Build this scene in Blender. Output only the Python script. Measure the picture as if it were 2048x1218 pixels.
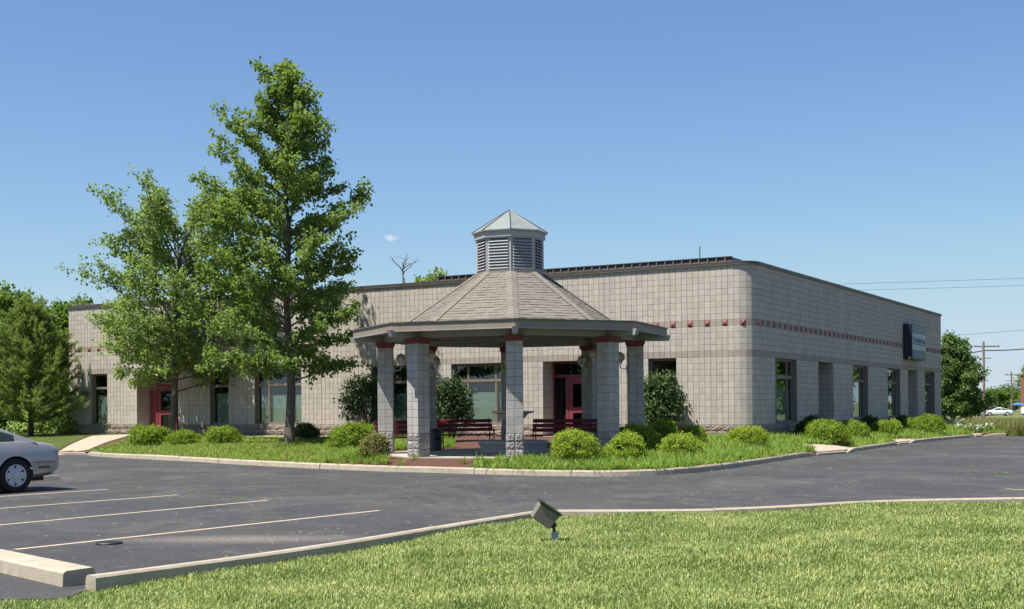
import bpy, bmesh, math, random
import numpy as np
from mathutils import Matrix, Vector
from mathutils.bvhtree import BVHTree
for o in list(bpy.data.objects): bpy.data.objects.remove(o)
S = bpy.context.scene
COL = S.collection
rnd = random.Random(7)
R = math.radians
# ------------------------------------------------------------------ camera, sky, sun, exposure
ROLL = 0.0081; FPX = 2512.0; PPX = 1024.0; PPY = 811.0; EYE = 1.6
cam_d = bpy.data.cameras.new('camera'); cam = bpy.data.objects.new('camera', cam_d); COL.objects.link(cam)
cam_d.sensor_width = 36; cam_d.lens = FPX / 2048 * 36
cam_d.shift_y = (PPY - 609) / 2048; cam_d.clip_start = .1; cam_d.clip_end = 9000
cam.matrix_world = Matrix.Translation((0, 0, EYE)) @ Matrix.Rotation(R(90), 4, 'X') @ Matrix.Rotation(-ROLL, 4, 'Z')
S.camera = cam
SUN_AZ, SUN_EL = R(-57), R(64.5)           # azimuth from the viewer's back (-Y) towards +X
sdir = Vector((math.sin(SUN_AZ) * math.cos(SUN_EL), -math.cos(SUN_AZ) * math.cos(SUN_EL), math.sin(SUN_EL)))
W = bpy.data.worlds.new('World'); S.world = W; W.use_nodes = True
wn = W.node_tree.nodes; wl = W.node_tree.links; wn.clear()
sky = wn.new('ShaderNodeTexSky'); sky.sky_type = 'NISHITA'; sky.sun_disc = False
sky.sun_elevation = SUN_EL; sky.sun_rotation = math.atan2(sdir.x, sdir.y)
sky.air_density = 1.0; sky.dust_density = 0.1; sky.ozone_density = 2.5; sky.altitude = 100
bg = wn.new('ShaderNodeBackground'); bg.inputs[1].default_value = 0.065
wo = wn.new('ShaderNodeOutputWorld')
# one small puff of cloud far away in the sky
gd = Vector(((782 - PPX) / FPX, 1, (PPY - 474) / FPX)).normalized()
tc = wn.new('ShaderNodeTexCoord')
mp = wn.new('ShaderNodeVectorMath'); mp.operation = 'SUBTRACT'; mp.inputs[1].default_value = gd
wl.new(tc.outputs['Generated'], mp.inputs[0])
sc_ = wn.new('ShaderNodeVectorMath'); sc_.operation = 'MULTIPLY'; sc_.inputs[1].default_value = (130, 130, 260)
wl.new(mp.outputs[0], sc_.inputs[0])
ln = wn.new('ShaderNodeVectorMath'); ln.operation = 'LENGTH'; wl.new(sc_.outputs[0], ln.inputs[0])
nz = wn.new('ShaderNodeTexNoise'); nz.inputs['Scale'].default_value = 90; nz.inputs['Detail'].default_value = 5
wl.new(tc.outputs['Generated'], nz.inputs['Vector'])
ma = wn.new('ShaderNodeMath'); ma.operation = 'MULTIPLY_ADD'; ma.inputs[1].default_value = 2.6
wl.new(nz.outputs[0], ma.inputs[0]); wl.new(ln.outputs['Value'], ma.inputs[2])
mr = wn.new('ShaderNodeMapRange'); mr.inputs[1].default_value = 1.25; mr.inputs[2].default_value = 2.15
mr.inputs[3].default_value = 0.75; mr.inputs[4].default_value = 0.0; wl.new(ma.outputs[0], mr.inputs[0])
cm = wn.new('ShaderNodeMix'); cm.data_type = 'RGBA'; cm.inputs[7].default_value = (8.5, 7.8, 7.9, 1)
sep = wn.new('ShaderNodeSeparateColor'); com = wn.new('ShaderNodeCombineColor'); wl.new(sky.outputs[0], sep.inputs[0])
for i_, (g_, mx_, ds_) in enumerate(((.95, .61, .5), (1.04, .72, .4), (1.19, .82, .25))):   # clear-sky colour balance, soft shoulder near the horizon
    k_ = 1 / .1216; m0 = wn.new('ShaderNodeMath'); m0.operation = 'MULTIPLY'; m0.inputs[1].default_value = g_; wl.new(sep.outputs[i_], m0.inputs[0])
    m1 = wn.new('ShaderNodeMath'); m1.operation = 'SMOOTH_MIN'; m1.inputs[1].default_value = mx_ * k_; m1.inputs[2].default_value = ds_ * k_
    wl.new(m0.outputs[0], m1.inputs[0]); wl.new(m1.outputs[0], com.inputs[i_])
wl.new(mr.outputs[0], cm.inputs[0]); wl.new(com.outputs[0], cm.inputs[6])
wl.new(cm.outputs[2], bg.inputs[0]); wl.new(bg.outputs[0], wo.inputs[0])
sl = bpy.data.lights.new('sun', 'SUN'); so = bpy.data.objects.new('sun', sl); COL.objects.link(so)
sl.energy = 4.8; sl.angle = R(.55); sl.color = (1.0, .955, .88)
so.rotation_euler = sdir.to_track_quat('Z', 'Y').to_euler(); so.location = sdir * 80
S.view_settings.view_transform = 'Standard'; S.view_settings.look = 'None'
S.view_settings.exposure = 0.9; S.view_settings.gamma = 1; S.view_settings.use_curve_mapping = False
S.cycles.max_bounces = 8; S.cycles.transparent_max_bounces = 12
# ------------------------------------------------------------------ helpers
_r = Vector((math.cos(ROLL), 0, -math.sin(ROLL))); _u = Vector((math.sin(ROLL), 0, math.cos(ROLL)))
EYEV = Vector((0, 0, EYE))
def ray(px, py): return _r * ((px - PPX) / FPX) + _u * ((PPY - py) / FPX) + Vector((0, 1, 0))
def pz(px, py, z=0.):
    d = ray(px, py); return EYEV + d * ((z - EYE) / d.z)
def pd(px, py, y):
    d = ray(px, py); return EYEV + d * (y / d.y)

def tag(o, label=None, cat=None, group=None, kind=None):
    if label: o['label'] = label
    if cat: o['category'] = cat
    if group: o['group'] = group
    if kind: o['kind'] = kind
    return o
def empty(name, loc=(0, 0, 0), rz=0., parent=None):
    o = bpy.data.objects.new(name, None); COL.objects.link(o); o.location = loc; o.rotation_euler = (0, 0, rz)
    o.empty_display_size = .2
    if parent: o.parent = parent
    return o
def link(name, me, parent=None, mat=None, M=None):
    o = bpy.data.objects.new(name, me); COL.objects.link(o)
    if parent: o.parent = parent
    if mat is not None and not me.materials: me.materials.append(mat)
    if M is not None: o.matrix_basis = M
    return o
def T(x, y, z): return Matrix.Translation((x, y, z))
def RZ(a): return Matrix.Rotation(a, 4, 'Z')
def frame(p, x, y):                        # matrix from origin, x axis, y axis
    x = x.normalized(); z = x.cross(y).normalized(); y = z.cross(x)
    m = Matrix((x, y, z)).transposed().to_4x4(); m.translation = p; return m

class MB:
    def __init__(s): s.v = []; s.f = []; s.sm = False
    def add(s, vs, fs, M=None):
        b = len(s.v)
        s.v += [tuple(M @ Vector(p)) for p in vs] if M is not None else [tuple(p) for p in vs]
        s.f += [tuple(i + b for i in q) for q in fs]; return s
    def box(s, x0, x1, y0, y1, z0, z1, M=None):
        return s.add([(x0, y0, z0), (x1, y0, z0), (x1, y1, z0), (x0, y1, z0), (x0, y0, z1), (x1, y0, z1), (x1, y1, z1), (x0, y1, z1)],
              [(0, 3, 2, 1), (4, 5, 6, 7), (0, 1, 5, 4), (1, 2, 6, 5), (2, 3, 7, 6), (3, 0, 4, 7)], M)
    def bbox(s, x0, x1, y0, y1, z0, z1, b=.01, M=None):    # box with chamfered edges
        bm = bmesh.new(); bmesh.ops.create_cube(bm, size=1)
        bmesh.ops.scale(bm, vec=(x1 - x0, y1 - y0, z1 - z0), verts=bm.verts)
        bmesh.ops.translate(bm, vec=((x0 + x1) / 2, (y0 + y1) / 2, (z0 + z1) / 2), verts=bm.verts)
        bmesh.ops.bevel(bm, geom=bm.edges[:], offset=b, segments=1, affect='EDGES')
        bm.verts.index_update()
        s.add([v.co.copy() for v in bm.verts], [[v.index for v in f.verts] for f in bm.faces], M); bm.free(); return s
    def tube(s, p0, p1, r0, r1=None, n=6, cap=True):
        p0 = Vector(p0); p1 = Vector(p1); r1 = r0 if r1 is None else r1
        q = (p1 - p0).to_track_quat('Z', 'Y'); b = len(s.v)
        for p, r in ((p0, r0), (p1, r1)):
            for k in range(n):
                a = 2 * math.pi * k / n; s.v.append(tuple(p + q @ Vector((r * math.cos(a), r * math.sin(a), 0))))
        for k in range(n): s.f.append((b + k, b + (k + 1) % n, b + n + (k + 1) % n, b + n + k))
        if cap: s.f.append(tuple(b + n - 1 - k for k in range(n))); s.f.append(tuple(b + n + k for k in range(n)))
        return s
    def path(s, pts, rs, n=6):
        b = len(s.v); pts = [Vector(p) for p in pts]
        for i, p in enumerate(pts):
            d = (pts[min(i + 1, len(pts) - 1)] - pts[max(i - 1, 0)]).normalized()
            x = d.cross(Vector((0.31, .95, .07))).normalized(); y = d.cross(x)
            for k in range(n):
                a = 2 * math.pi * k / n; s.v.append(tuple(p + (x * math.cos(a) + y * math.sin(a)) * rs[i]))
        for i in range(len(pts) - 1):
            for k in range(n):
                a0 = b + i * n + k; a1 = b + i * n + (k + 1) % n
                s.f.append((a0, a1, a1 + n, a0 + n))
        s.f.append(tuple(b + n - 1 - k for k in range(n))); e = b + (len(pts) - 1) * n; s.f.append(tuple(e + k for k in range(n)))
        return s
    def lathe(s, prof, n=24, M=None, cap=True):
        vs = []; fs = []
        for r, z in prof:
            for k in range(n):
                a = 2 * math.pi * k / n; vs.append((r * math.cos(a), r * math.sin(a), z))
        for i in range(len(prof) - 1):
            for k in range(n):
                fs.append((i * n + k, i * n + (k + 1) % n, (i + 1) * n + (k + 1) % n, (i + 1) * n + k))
        if cap: fs.append(tuple(range(n - 1, -1, -1))); fs.append(tuple((len(prof) - 1) * n + k for k in range(n)))
        return s.add(vs, fs, M)
    def prism(s, poly, z0, z1, M=None):
        n = len(poly); vs = [(x, y, z0) for x, y in poly] + [(x, y, z1) for x, y in poly]
        fs = [tuple(range(n - 1, -1, -1)), tuple(range(n, 2 * n))] + [(i, (i + 1) % n, n + (i + 1) % n, n + i) for i in range(n)]
        return s.add(vs, fs, M)
    def me(s, name, smooth=False):
        m = bpy.data.meshes.new(name); m.from_pydata(s.v, [], s.f); m.update()
        if smooth: m.shade_smooth()
        return m
    def build(s, name, mat, parent=None, M=None, smooth=False):
        return link(name, s.me(name, smooth), parent, mat, M)

def npmesh(name, V, F, smooth=False):
    V = np.asarray(V, np.float32); F = np.asarray(F, np.int32); m = bpy.data.meshes.new(name); k = F.shape[1]
    m.vertices.add(len(V)); m.vertices.foreach_set('co', V.ravel())
    m.loops.add(F.size); m.loops.foreach_set('vertex_index', F.ravel())
    m.polygons.add(len(F)); m.polygons.foreach_set('loop_start', np.arange(len(F), dtype=np.int32) * k)
    m.update(calc_edges=True); m.validate()
    if smooth: m.shade_smooth()
    return m
def unit(a): return a / (np.linalg.norm(a, axis=1, keepdims=True) + 1e-9)
def leafmesh(name, P, D, L, Wd, rng, fold=.25, up=.0, NN=None):
    """P bases, D directions, L lengths, Wd widths -> folded 2-triangle leaves"""
    n = len(P); D = unit(D); Rn = rng.normal(size=(n, 3)) if NN is None else NN; Rn[:, 2] += up
    Sd = unit(np.cross(D, Rn)); N = np.cross(Sd, D)
    mid = P + D * (L * .45)[:, None]
    V = np.empty((n, 4, 3)); V[:, 0] = P
    V[:, 1] = mid + Sd * (Wd * .5)[:, None] + N * (Wd * fold)[:, None]
    V[:, 2] = P + D * L[:, None] - N * (L * .12)[:, None]
    V[:, 3] = mid - Sd * (Wd * .5)[:, None] + N * (Wd * fold)[:, None]
    b = np.arange(n)[:, None] * 4
    F = np.concatenate([b + [0, 1, 2], b + [0, 2, 3]], 1).reshape(-1, 3)
    return npmesh(name, V.reshape(-1, 3), F)
def blademesh(name, P, az, lean, H, Wd, rng, curl=.6):
    """grass blades: 2 segments, bending over"""
    n = len(P); d = np.stack([np.cos(az), np.sin(az), np.zeros(n)], 1); s = np.stack([-np.sin(az + rng.normal(0, .6, n)), np.cos(az), np.zeros(n)], 1)
    s = unit(s); up = np.array([0, 0, 1.])
    m = P + d * (H * np.sin(lean) * .45)[:, None] + up * (H * .55 * np.cos(lean * .6))[:, None]
    t = m + d * (H * np.sin(lean) * .75)[:, None] + up * (H * (.45 * np.cos(lean) - curl * .35 * np.sin(lean)))[:, None]
    V = np.empty((n, 5, 3)); V[:, 0] = P - s * (Wd * .4)[:, None]; V[:, 1] = P + s * (Wd * .4)[:, None]
    V[:, 2] = m + s * (Wd * .5)[:, None]; V[:, 3] = m - s * (Wd * .5)[:, None]; V[:, 4] = t
    b = np.arange(n)[:, None] * 5
    F = np.concatenate([b + [0, 1, 2], b + [0, 2, 3], b + [3, 2, 4]], 1).reshape(-1, 3)
    return npmesh(name, V.reshape(-1, 3), F)
# ------------------------------------------------------------------ materials
def nodes(name):
    m = bpy.data.materials.new(name); m.use_nodes = True; nt = m.node_tree
    return m, nt.nodes, nt.links, nt.nodes['Principled BSDF'], nt.nodes['Material Output']
def noise(n, l, vec, scale, detail=4, rough=.6, dist=0):
    t = n.new('ShaderNodeTexNoise'); t.inputs['Scale'].default_value = scale; t.inputs['Detail'].default_value = detail
    t.inputs['Roughness'].default_value = rough; t.inputs['Distortion'].default_value = dist
    l.new(vec, t.inputs['Vector']); return t.outputs[0]
def mix(n, l, fac, a, b, mode='MIX'):
    t = n.new('ShaderNodeMix'); t.data_type = 'RGBA'; t.blend_type = mode
    for sock, val in ((t.inputs[0], fac), (t.inputs[6], a), (t.inputs[7], b)):
        if hasattr(val, 'is_linked') or hasattr(val, 'links'): l.new(val, sock)
        elif isinstance(val, (int, float)): sock.default_value = val
        else: sock.default_value = (*val[:3], 1)
    return t.outputs[2]
def mrange(n, l, v, a, b, c=0., d=1.):
    t = n.new('ShaderNodeMapRange'); l.new(v, t.inputs[0])
    for i, x in enumerate((a, b, c, d)): t.inputs[i + 1].default_value = x
    return t.outputs[0]
def pos(n): return n.new('ShaderNodeNewGeometry').outputs['Position']
def bump(n, l, h, bs, strength=.4, dist=.01):
    t = n.new('ShaderNodeBump'); t.inputs['Strength'].default_value = strength; t.inputs['Distance'].default_value = dist
    l.new(h, t.inputs['Height']); l.new(t.outputs[0], bs.inputs['Normal'])
def randval(n, l):
    g = n.new('ShaderNodeNewGeometry'); oi = n.new('ShaderNodeObjectInfo'); cb = n.new('ShaderNodeCombineXYZ')
    l.new(g.outputs['Random Per Island'], cb.inputs[0]); l.new(oi.outputs['Random'], cb.inputs[1])
    w = n.new('ShaderNodeTexWhiteNoise'); l.new(cb.outputs[0], w.inputs['Vector']); return w.outputs['Value']
def mat(name, c1, c2=None, scale=6., rough=.8, bmp=0., bscale=60., metal=0., spec=.3, var=0., stain=0., streak=0.):
    m, n, l, bs, out = nodes(name); c2 = c2 or tuple(x * .8 for x in c1); p = pos(n)
    f = mrange(n, l, noise(n, l, p, scale), .3, .7); c = mix(n, l, f, c1, c2)
    if var:
        v = mrange(n, l, randval(n, l), 0, 1, 1 - var, 1 + var); cb = n.new('ShaderNodeCombineColor')
        for i in range(3): l.new(v, cb.inputs[i])
        c = mix(n, l, 1., c, cb.outputs[0], 'MULTIPLY')
    if stain:
        s = mrange(n, l, noise(n, l, p, scale * .13, 5, .65), .45, .75, 0, stain); c = mix(n, l, s, c, tuple(x * .55 for x in c1))
    if streak:
        mp2 = n.new('ShaderNodeMapping'); mp2.inputs['Scale'].default_value = (2.2, 2.2, .16); l.new(p, mp2.inputs[0])
        s = mrange(n, l, noise(n, l, mp2.outputs[0], 1.6, 5, .7), .5, .75, 0, streak); c = mix(n, l, s, c, tuple(x * .45 for x in c1))
    l.new(c, bs.inputs['Base Color']); bs.inputs['Roughness'].default_value = rough; bs.inputs['Metallic'].default_value = metal
    bs.inputs['Specular IOR Level'].default_value = spec
    if bmp: bump(n, l, noise(n, l, p, bscale, 3), bs, bmp)
    return m
def foliage(name, c1, c2, trans=.35, scale=1.3, rough=.55, c3=None, spec=.25):
    m, n, l, bs, out = nodes(name); p = pos(n)
    g = n.new('ShaderNodeNewGeometry').outputs['Random Per Island']
    c = mix(n, l, g, c1, c2)
    f = mrange(n, l, noise(n, l, p, scale, 3), .35, .65, 0, 1)
    c = mix(n, l, f, c, mix(n, l, .5, c, c3 or tuple(x * .7 for x in c1)))
    l.new(c, bs.inputs['Base Color']); bs.inputs['Roughness'].default_value = rough; bs.inputs['Specular IOR Level'].default_value = spec
    tr = n.new('ShaderNodeBsdfTranslucent'); l.new(mix(n, l, 1., c, (1.25, 1.35, .75), 'MULTIPLY'), tr.inputs[0])
    ms = n.new('ShaderNodeMixShader'); ms.inputs[0].default_value = trans
    l.new(bs.outputs[0], ms.inputs[1]); l.new(tr.outputs[0], ms.inputs[2]); l.new(ms.outputs[0], out.inputs[0])
    return m
def glass(name, tint=(.72, .78, .75), ior=1.75):
    m, n, l, bs, out = nodes(name); n.remove(bs)
    tr = n.new('ShaderNodeBsdfTransparent'); tr.inputs[0].default_value = (*tint, 1)
    gl = n.new('ShaderNodeBsdfGlossy'); gl.inputs['Roughness'].default_value = .0; gl.inputs[0].default_value = (.92, .97, 1, 1)
    lw_ = n.new('ShaderNodeLayerWeight'); lw_.inputs[0].default_value = .5; pw = n.new('ShaderNodeMath'); pw.operation = 'POWER'; pw.inputs[1].default_value = 5
    l.new(lw_.outputs['Facing'], pw.inputs[0]); f0 = ((ior - 1) / (ior + 1)) ** 2; fr = n.new('ShaderNodeMapRange'); fr.inputs[3].default_value = f0; fr.inputs[4].default_value = 1; l.new(pw.outputs[0], fr.inputs[0])
    nb = n.new('ShaderNodeBump'); nb.inputs['Strength'].default_value = .03; nb.inputs['Distance'].default_value = .02
    l.new(noise(n, l, pos(n), 1.2, 1), nb.inputs['Height']); l.new(nb.outputs[0], gl.inputs['Normal'])
    ms = n.new('ShaderNodeMixShader'); l.new(fr.outputs[0], ms.inputs[0]); l.new(tr.outputs[0], ms.inputs[1]); l.new(gl.outputs[0], ms.inputs[2])
    l.new(ms.outputs[0], out.inputs[0]); return m

BLK = mat('block', (.46, .412, .355), (.40, .358, .307), 14, .9, .35, 140, var=.075, stain=.22, streak=.32)
BLKD = mat('block_dark', (.345, .297, .25), (.29, .247, .208), 14, .9, .35, 140, var=.08, stain=.2)
SPLIT = mat('split_face', (.29, .24, .19), (.215, .175, .138), 9, .95, .8, 70, var=.14)
MORT = mat('mortar', (.215, .18, .148), None, 10, .95)
REDC = mat('red_block', (.27, .115, .095), (.225, .095, .08), 12, .8, .3, 120, var=.08)
GBLK = mat('gazebo_block', (.41, .388, .36), (.345, .327, .302), 14, .9, .35, 140, var=.08)
GSPL = mat('gazebo_split', (.34, .32, .30), (.25, .235, .215), 9, .95, .8, 70, var=.12)
GMOR = mat('gazebo_mortar', (.22, .205, .19), None, 10, .95)
COPE = mat('coping_metal', (.075, .062, .055), None, 3, .45, spec=.5)
FRAME = mat('window_frame', (.20, .165, .13), (.17, .14, .11), 5, .5, spec=.4)
REDP = mat('red_paint', (.19, .04, .048), (.16, .034, .042), 4, .45, spec=.4)
REDCAP = mat('red_cap', (.20, .05, .055), (.155, .04, .045), 6, .7)
GLASS = glass('window_glass')
DGLASS = glass('door_glass', (.12, .13, .13), 1.6)
BLIND = mat('blind_fabric', (.62, .64, .57), (.55, .57, .51), 1.5, .8)
INT = mat('interior_plaster', (.28, .28, .27), None, 2, .9)
INTF = mat('interior_carpet', (.10, .10, .10), None, 2, .9)
FASC = mat('fascia_paint', (.26, .215, .165), (.225, .185, .142), 3, .6)
GRAYP = mat('beam_paint', (.33, .325, .31), (.28, .275, .262), 3, .65, stain=.2)
SOFF = mat('soffit_paint', (.24, .225, .205), None, 3, .8)
CUPP = mat('cupola_paint', (.36, .36, .37), (.31, .31, .32), 4, .55)
COPPER = mat('verdigris_metal', (.165, .195, .18), (.225, .25, .232), 5, .5, spec=.5)
SHING = mat('shingle', (.225, .20, .168), (.155, .137, .115), 26, .95, .5, 220, var=.08)
CONC = mat('kerb_concrete', (.45, .385, .295), (.34, .29, .22), 7, .92, .6, 70, stain=.5)
SLABC = mat('slab_concrete', (.42, .38, .32), (.35, .31, .26), 3, .92, .3, 90, stain=.3)
FOUNT = mat('fountain_stone', (.48, .45, .40), (.38, .355, .315), 6, .9, .4, 60, stain=.4)
IRON = mat('black_iron', (.02, .02, .02), None, 6, .5, spec=.4)
BENCH = mat('bench_red', (.17, .018, .026), (.12, .013, .02), 7, .55, spec=.35)
BARK = mat('bark', (.17, .145, .12), (.09, .075, .06), 14, .95, .9, 40)
PBARK = mat('pine_bark', (.12, .09, .07), (.07, .05, .04), 14, .95, .9, 40)
GALV = mat('galvanised', (.30, .34, .38), None, 5, .5, metal=.3)
TAUPE = mat('fixture_paint', (.20, .18, .15), (.17, .15, .125), 6, .5, spec=.4)
DKBR = mat('fixture_dark', (.035, .03, .027), None, 6, .5)
GLOBE = mat('globe_acrylic', (.42, .385, .30), None, 3, .25, spec=.5)
WHITEM = mat('sconce_metal', (.5, .55, .6), None, 3, .5)
STRIPE = mat('stripe_paint', (.56, .46, .33), (.36, .30, .23), 22, .85, stain=.3)
POLE = mat('pole_wood', (.24, .17, .125), (.17, .12, .09), 5, .9)
# ground materials
def asphalt():
    m, n, l, bs, out = nodes('asphalt'); p = pos(n)
    c = mix(n, l, mrange(n, l, noise(n, l, p, .35, 6, .7), .35, .7), (.031, .031, .033), (.060, .059, .058))
    st = n.new('ShaderNodeMapping'); st.inputs['Scale'].default_value = (.30, .22, 1); st.inputs['Rotation'].default_value = (0, 0, R(12)); l.new(p, st.inputs[0])
    s = mrange(n, l, noise(n, l, st.outputs[0], 1.4, 8, .75, .8), .48, .72, 0, .85); c = mix(n, l, s, c, (.125, .118, .108))
    s2 = mrange(n, l, noise(n, l, st.outputs[0], 4.5, 8, .85, .6), .56, .70, 0, .85); c = mix(n, l, s2, c, (.21, .195, .175))
    wp2 = n.new('ShaderNodeVectorMath'); wp2.operation = 'MULTIPLY_ADD'; wp2.inputs[1].default_value = (.5, .5, 0); nzc = n.new('ShaderNodeTexNoise'); nzc.inputs['Scale'].default_value = 1.5; l.new(p, nzc.inputs['Vector']); l.new(nzc.outputs['Color'], wp2.inputs[0]); l.new(p, wp2.inputs[2])
    vc = n.new('ShaderNodeTexVoronoi'); vc.feature = 'DISTANCE_TO_EDGE'; vc.inputs['Scale'].default_value = .16; l.new(wp2.outputs[0], vc.inputs['Vector'])
    ck = mrange(n, l, vc.outputs['Distance'], .001, .0028, .4, 0); c = mix(n, l, ck, c, (.018, .018, .018))
    fine = noise(n, l, p, 22, 5, .9); c = mix(n, l, mrange(n, l, fine, .35, .68), mix(n, l, .22, c, (.16, .155, .145)), mix(n, l, .45, c, (.008, .008, .009)))
    vo = n.new('ShaderNodeTexVoronoi'); vo.inputs['Scale'].default_value = 5; l.new(p, vo.inputs['Vector'])
    sp = mrange(n, l, vo.outputs['Distance'], .06, .13, 1, 0); wn_ = noise(n, l, p, 1.1, 3)
    mm = n.new('ShaderNodeMath'); mm.operation = 'MULTIPLY'; l.new(sp, mm.inputs[0]); l.new(mrange(n, l, wn_, .46, .6), mm.inputs[1])
    c = mix(n, l, mm.outputs[0], c, (.42, .39, .34))
    # a worn gravelly patch beside the parking bay
    sb = n.new('ShaderNodeVectorMath'); sb.operation = 'SUBTRACT'; q = pz(470, 1078); sb.inputs[1].default_value = q; l.new(p, sb.inputs[0])
    mpp = n.new('ShaderNodeMapping'); mpp.inputs['Rotation'].default_value = (0, 0, R(-30)); mpp.inputs['Scale'].default_value = (.55, 1.9, 0); l.new(sb.outputs[0], mpp.inputs[0])
    le = n.new('ShaderNodeVectorMath'); le.operation = 'LENGTH'; l.new(mpp.outputs[0], le.inputs[0])
    pm = mrange(n, l, le.outputs['Value'], .2, 1.1, 1, 0); m2 = n.new('ShaderNodeMath'); m2.operation = 'MULTIPLY'; l.new(pm, m2.inputs[0]); l.new(mrange(n, l, noise(n, l, p, 28, 4, .7), .38, .62), m2.inputs[1])
    c = mix(n, l, m2.outputs[0], c, (.24, .21, .18))
    l.new(c, bs.inputs['Base Color']); bs.inputs['Roughness'].default_value = .82; bs.inputs['Specular IOR Level'].default_value = .3
    bump(n, l, fine, bs, .35, .01); return m
ASPH = asphalt()
def lawnbase():
    m, n, l, bs, out = nodes('lawn_soil'); p = pos(n)
    c = mix(n, l, mrange(n, l, noise(n, l, p, 1.6, 5), .35, .65), (.06, .095, .018), (.11, .12, .035))
    c = mix(n, l, mrange(n, l, noise(n, l, p, 40, 3, .8), .4, .7), c, (.045, .055, .015))
    l.new(c, bs.inputs['Base Color']); bs.inputs['Roughness'].default_value = .95; bs.inputs['Specular IOR Level'].default_value = .1; return m
LAWNB = lawnbase()
def mulch():
    m, n, l, bs, out = nodes('mulch'); p = pos(n)
    c = mix(n, l, mrange(n, l, noise(n, l, p, 30, 4, .8), .35, .65), (.055, .022, .014), (.13, .055, .035))
    l.new(c, bs.inputs['Base Color']); bs.inputs['Roughness'].default_value = .95; bump(n, l, noise(n, l, p, 35, 3), bs, .9, .03); return m
MULCH = mulch()
def aggregate():
    m, n, l, bs, out = nodes('exposed_aggregate'); p = pos(n)
    vo = n.new('ShaderNodeTexVoronoi'); vo.inputs['Scale'].default_value = 45; l.new(p, vo.inputs['Vector'])
    c = mix(n, l, vo.outputs['Color'], (.42, .35, .26), (.60, .52, .40)); c = mix(n, l, mrange(n, l, vo.outputs['Distance'], .3, .7), c, (.25, .21, .15))
    l.new(c, bs.inputs['Base Color']); bs.inputs['Roughness'].default_value = .9; return m
AGGR = aggregate()
def fields():
    m, n, l, bs, out = nodes('field_ground'); p = pos(n)
    c = mix(n, l, mrange(n, l, noise(n, l, p, .05, 5), .35, .65), (.08, .12, .03), (.15, .15, .06))
    l.new(c, bs.inputs['Base Color']); bs.inputs['Roughness'].default_value = .95; return m
FIELD = fields()
# ------------------------------------------------------------------ building frame
BO = Vector((7.82, 40.7, .5)); BA = R(-30)
BM = T(*BO) @ RZ(BA); BMI = BM.inverted()
bld = empty('office_building', BO, BA)
tag(bld, 'single storey grey block office building with rounded corner and red diamond course', 'building')
RH = .2032; NR = 28; RC = .64
def on_wall(px, wall):                     # pixel column -> coordinate along wall (building-local)
    o = BMI @ EYEV; d = BMI.to_3x3() @ ray(px, 780)
    if wall == 'f': t = -o.y / d.y; return o.x + d.x * t
    t = -o.x / d.x; return o.y + d.y * t
# ------------------------------------------------------------------ ground, asphalt, kerbs, island
def gz(x, y):                              # far terrain height
    r = max(0., min(1., (y - 62) / 60)); r = r * r * (3 - 2 * r); s = max(0., min(1., (x - 5) / 30))
    return -.07 - .75 * r * s
gx = sorted(set([-3500, -1500, -700, -300, -150] + [-90 + 10 * i for i in range(26)] + [190, 260, 400, 800, 1600, 3500]))
gy = sorted(set([-600, -200, -60, -20] + [5 * i for i in range(34)] + [190, 230, 300, 450, 800, 1500, 3000, 6000]))
b = MB(); b.v = [(x, y, gz(x, y)) for y in gy for x in gx]; nx = len(gx)
b.f = [(j * nx + i, j * nx + i + 1, (j + 1) * nx + i + 1, (j + 1) * nx + i) for j in range(len(gy) - 1) for i in range(nx - 1)]
tag(b.build('ground', FIELD, smooth=True), kind='structure')

K1 = [(172, 909), (200, 913.5), (286, 918), (400, 924), (460, 928), (587, 935), (728, 941.5), (900, 946.5), (1000, 949.5), (1100, 952), (1210, 953), (1300, 951), (1400, 944.5), (1488, 932.5), (1560, 921.5), (1611, 914), (1637, 911)]
K2 = [(1693, 906.5), (1720, 901.5), (1760, 895.5), (1798, 889.5)]
K3 = [(1817, 887.5), (1834, 885.5), (1893, 879.5), (1951, 874)]
K4 = [(1965, 873), (1985, 872.5), (2012, 872)]
def smoothpts(P, n=6):                     # Catmull-Rom through the points
    P = [P[0] * 2 - P[1]] + P + [P[-1] * 2 - P[-2]]; out = []
    for i in range(1, len(P) - 2):
        for k in range(n):
            t = k / n; a, b_, c, d = P[i - 1], P[i], P[i + 1], P[i + 2]
            out.append(.5 * ((2 * b_) + (c - a) * t + (2 * a - 5 * b_ + 4 * c - d) * t * t + (3 * b_ - a - 3 * c + d) * t ** 3))
    out.append(P[-2].copy()); return out
k1, k2, k3, k4 = [smoothpts([pz(x, y) for x, y in k]) for k in (K1, K2, K3, K4)]
def resample(P, step):
    L = [0.]
    for a, b_ in zip(P, P[1:]): L.append(L[-1] + (b_ - a).length)
    n = max(2, round(L[-1] / step)); out = []
    for k in range(n + 1):
        s = L[-1] * k / n; j = 0
        while j < len(P) - 2 and L[j + 1] < s: j += 1
        t = (s - L[j]) / max(1e-6, L[j + 1] - L[j]); out.append(P[j].lerp(P[j + 1], min(1, max(0, t))))
    return out, L[-1]
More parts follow.
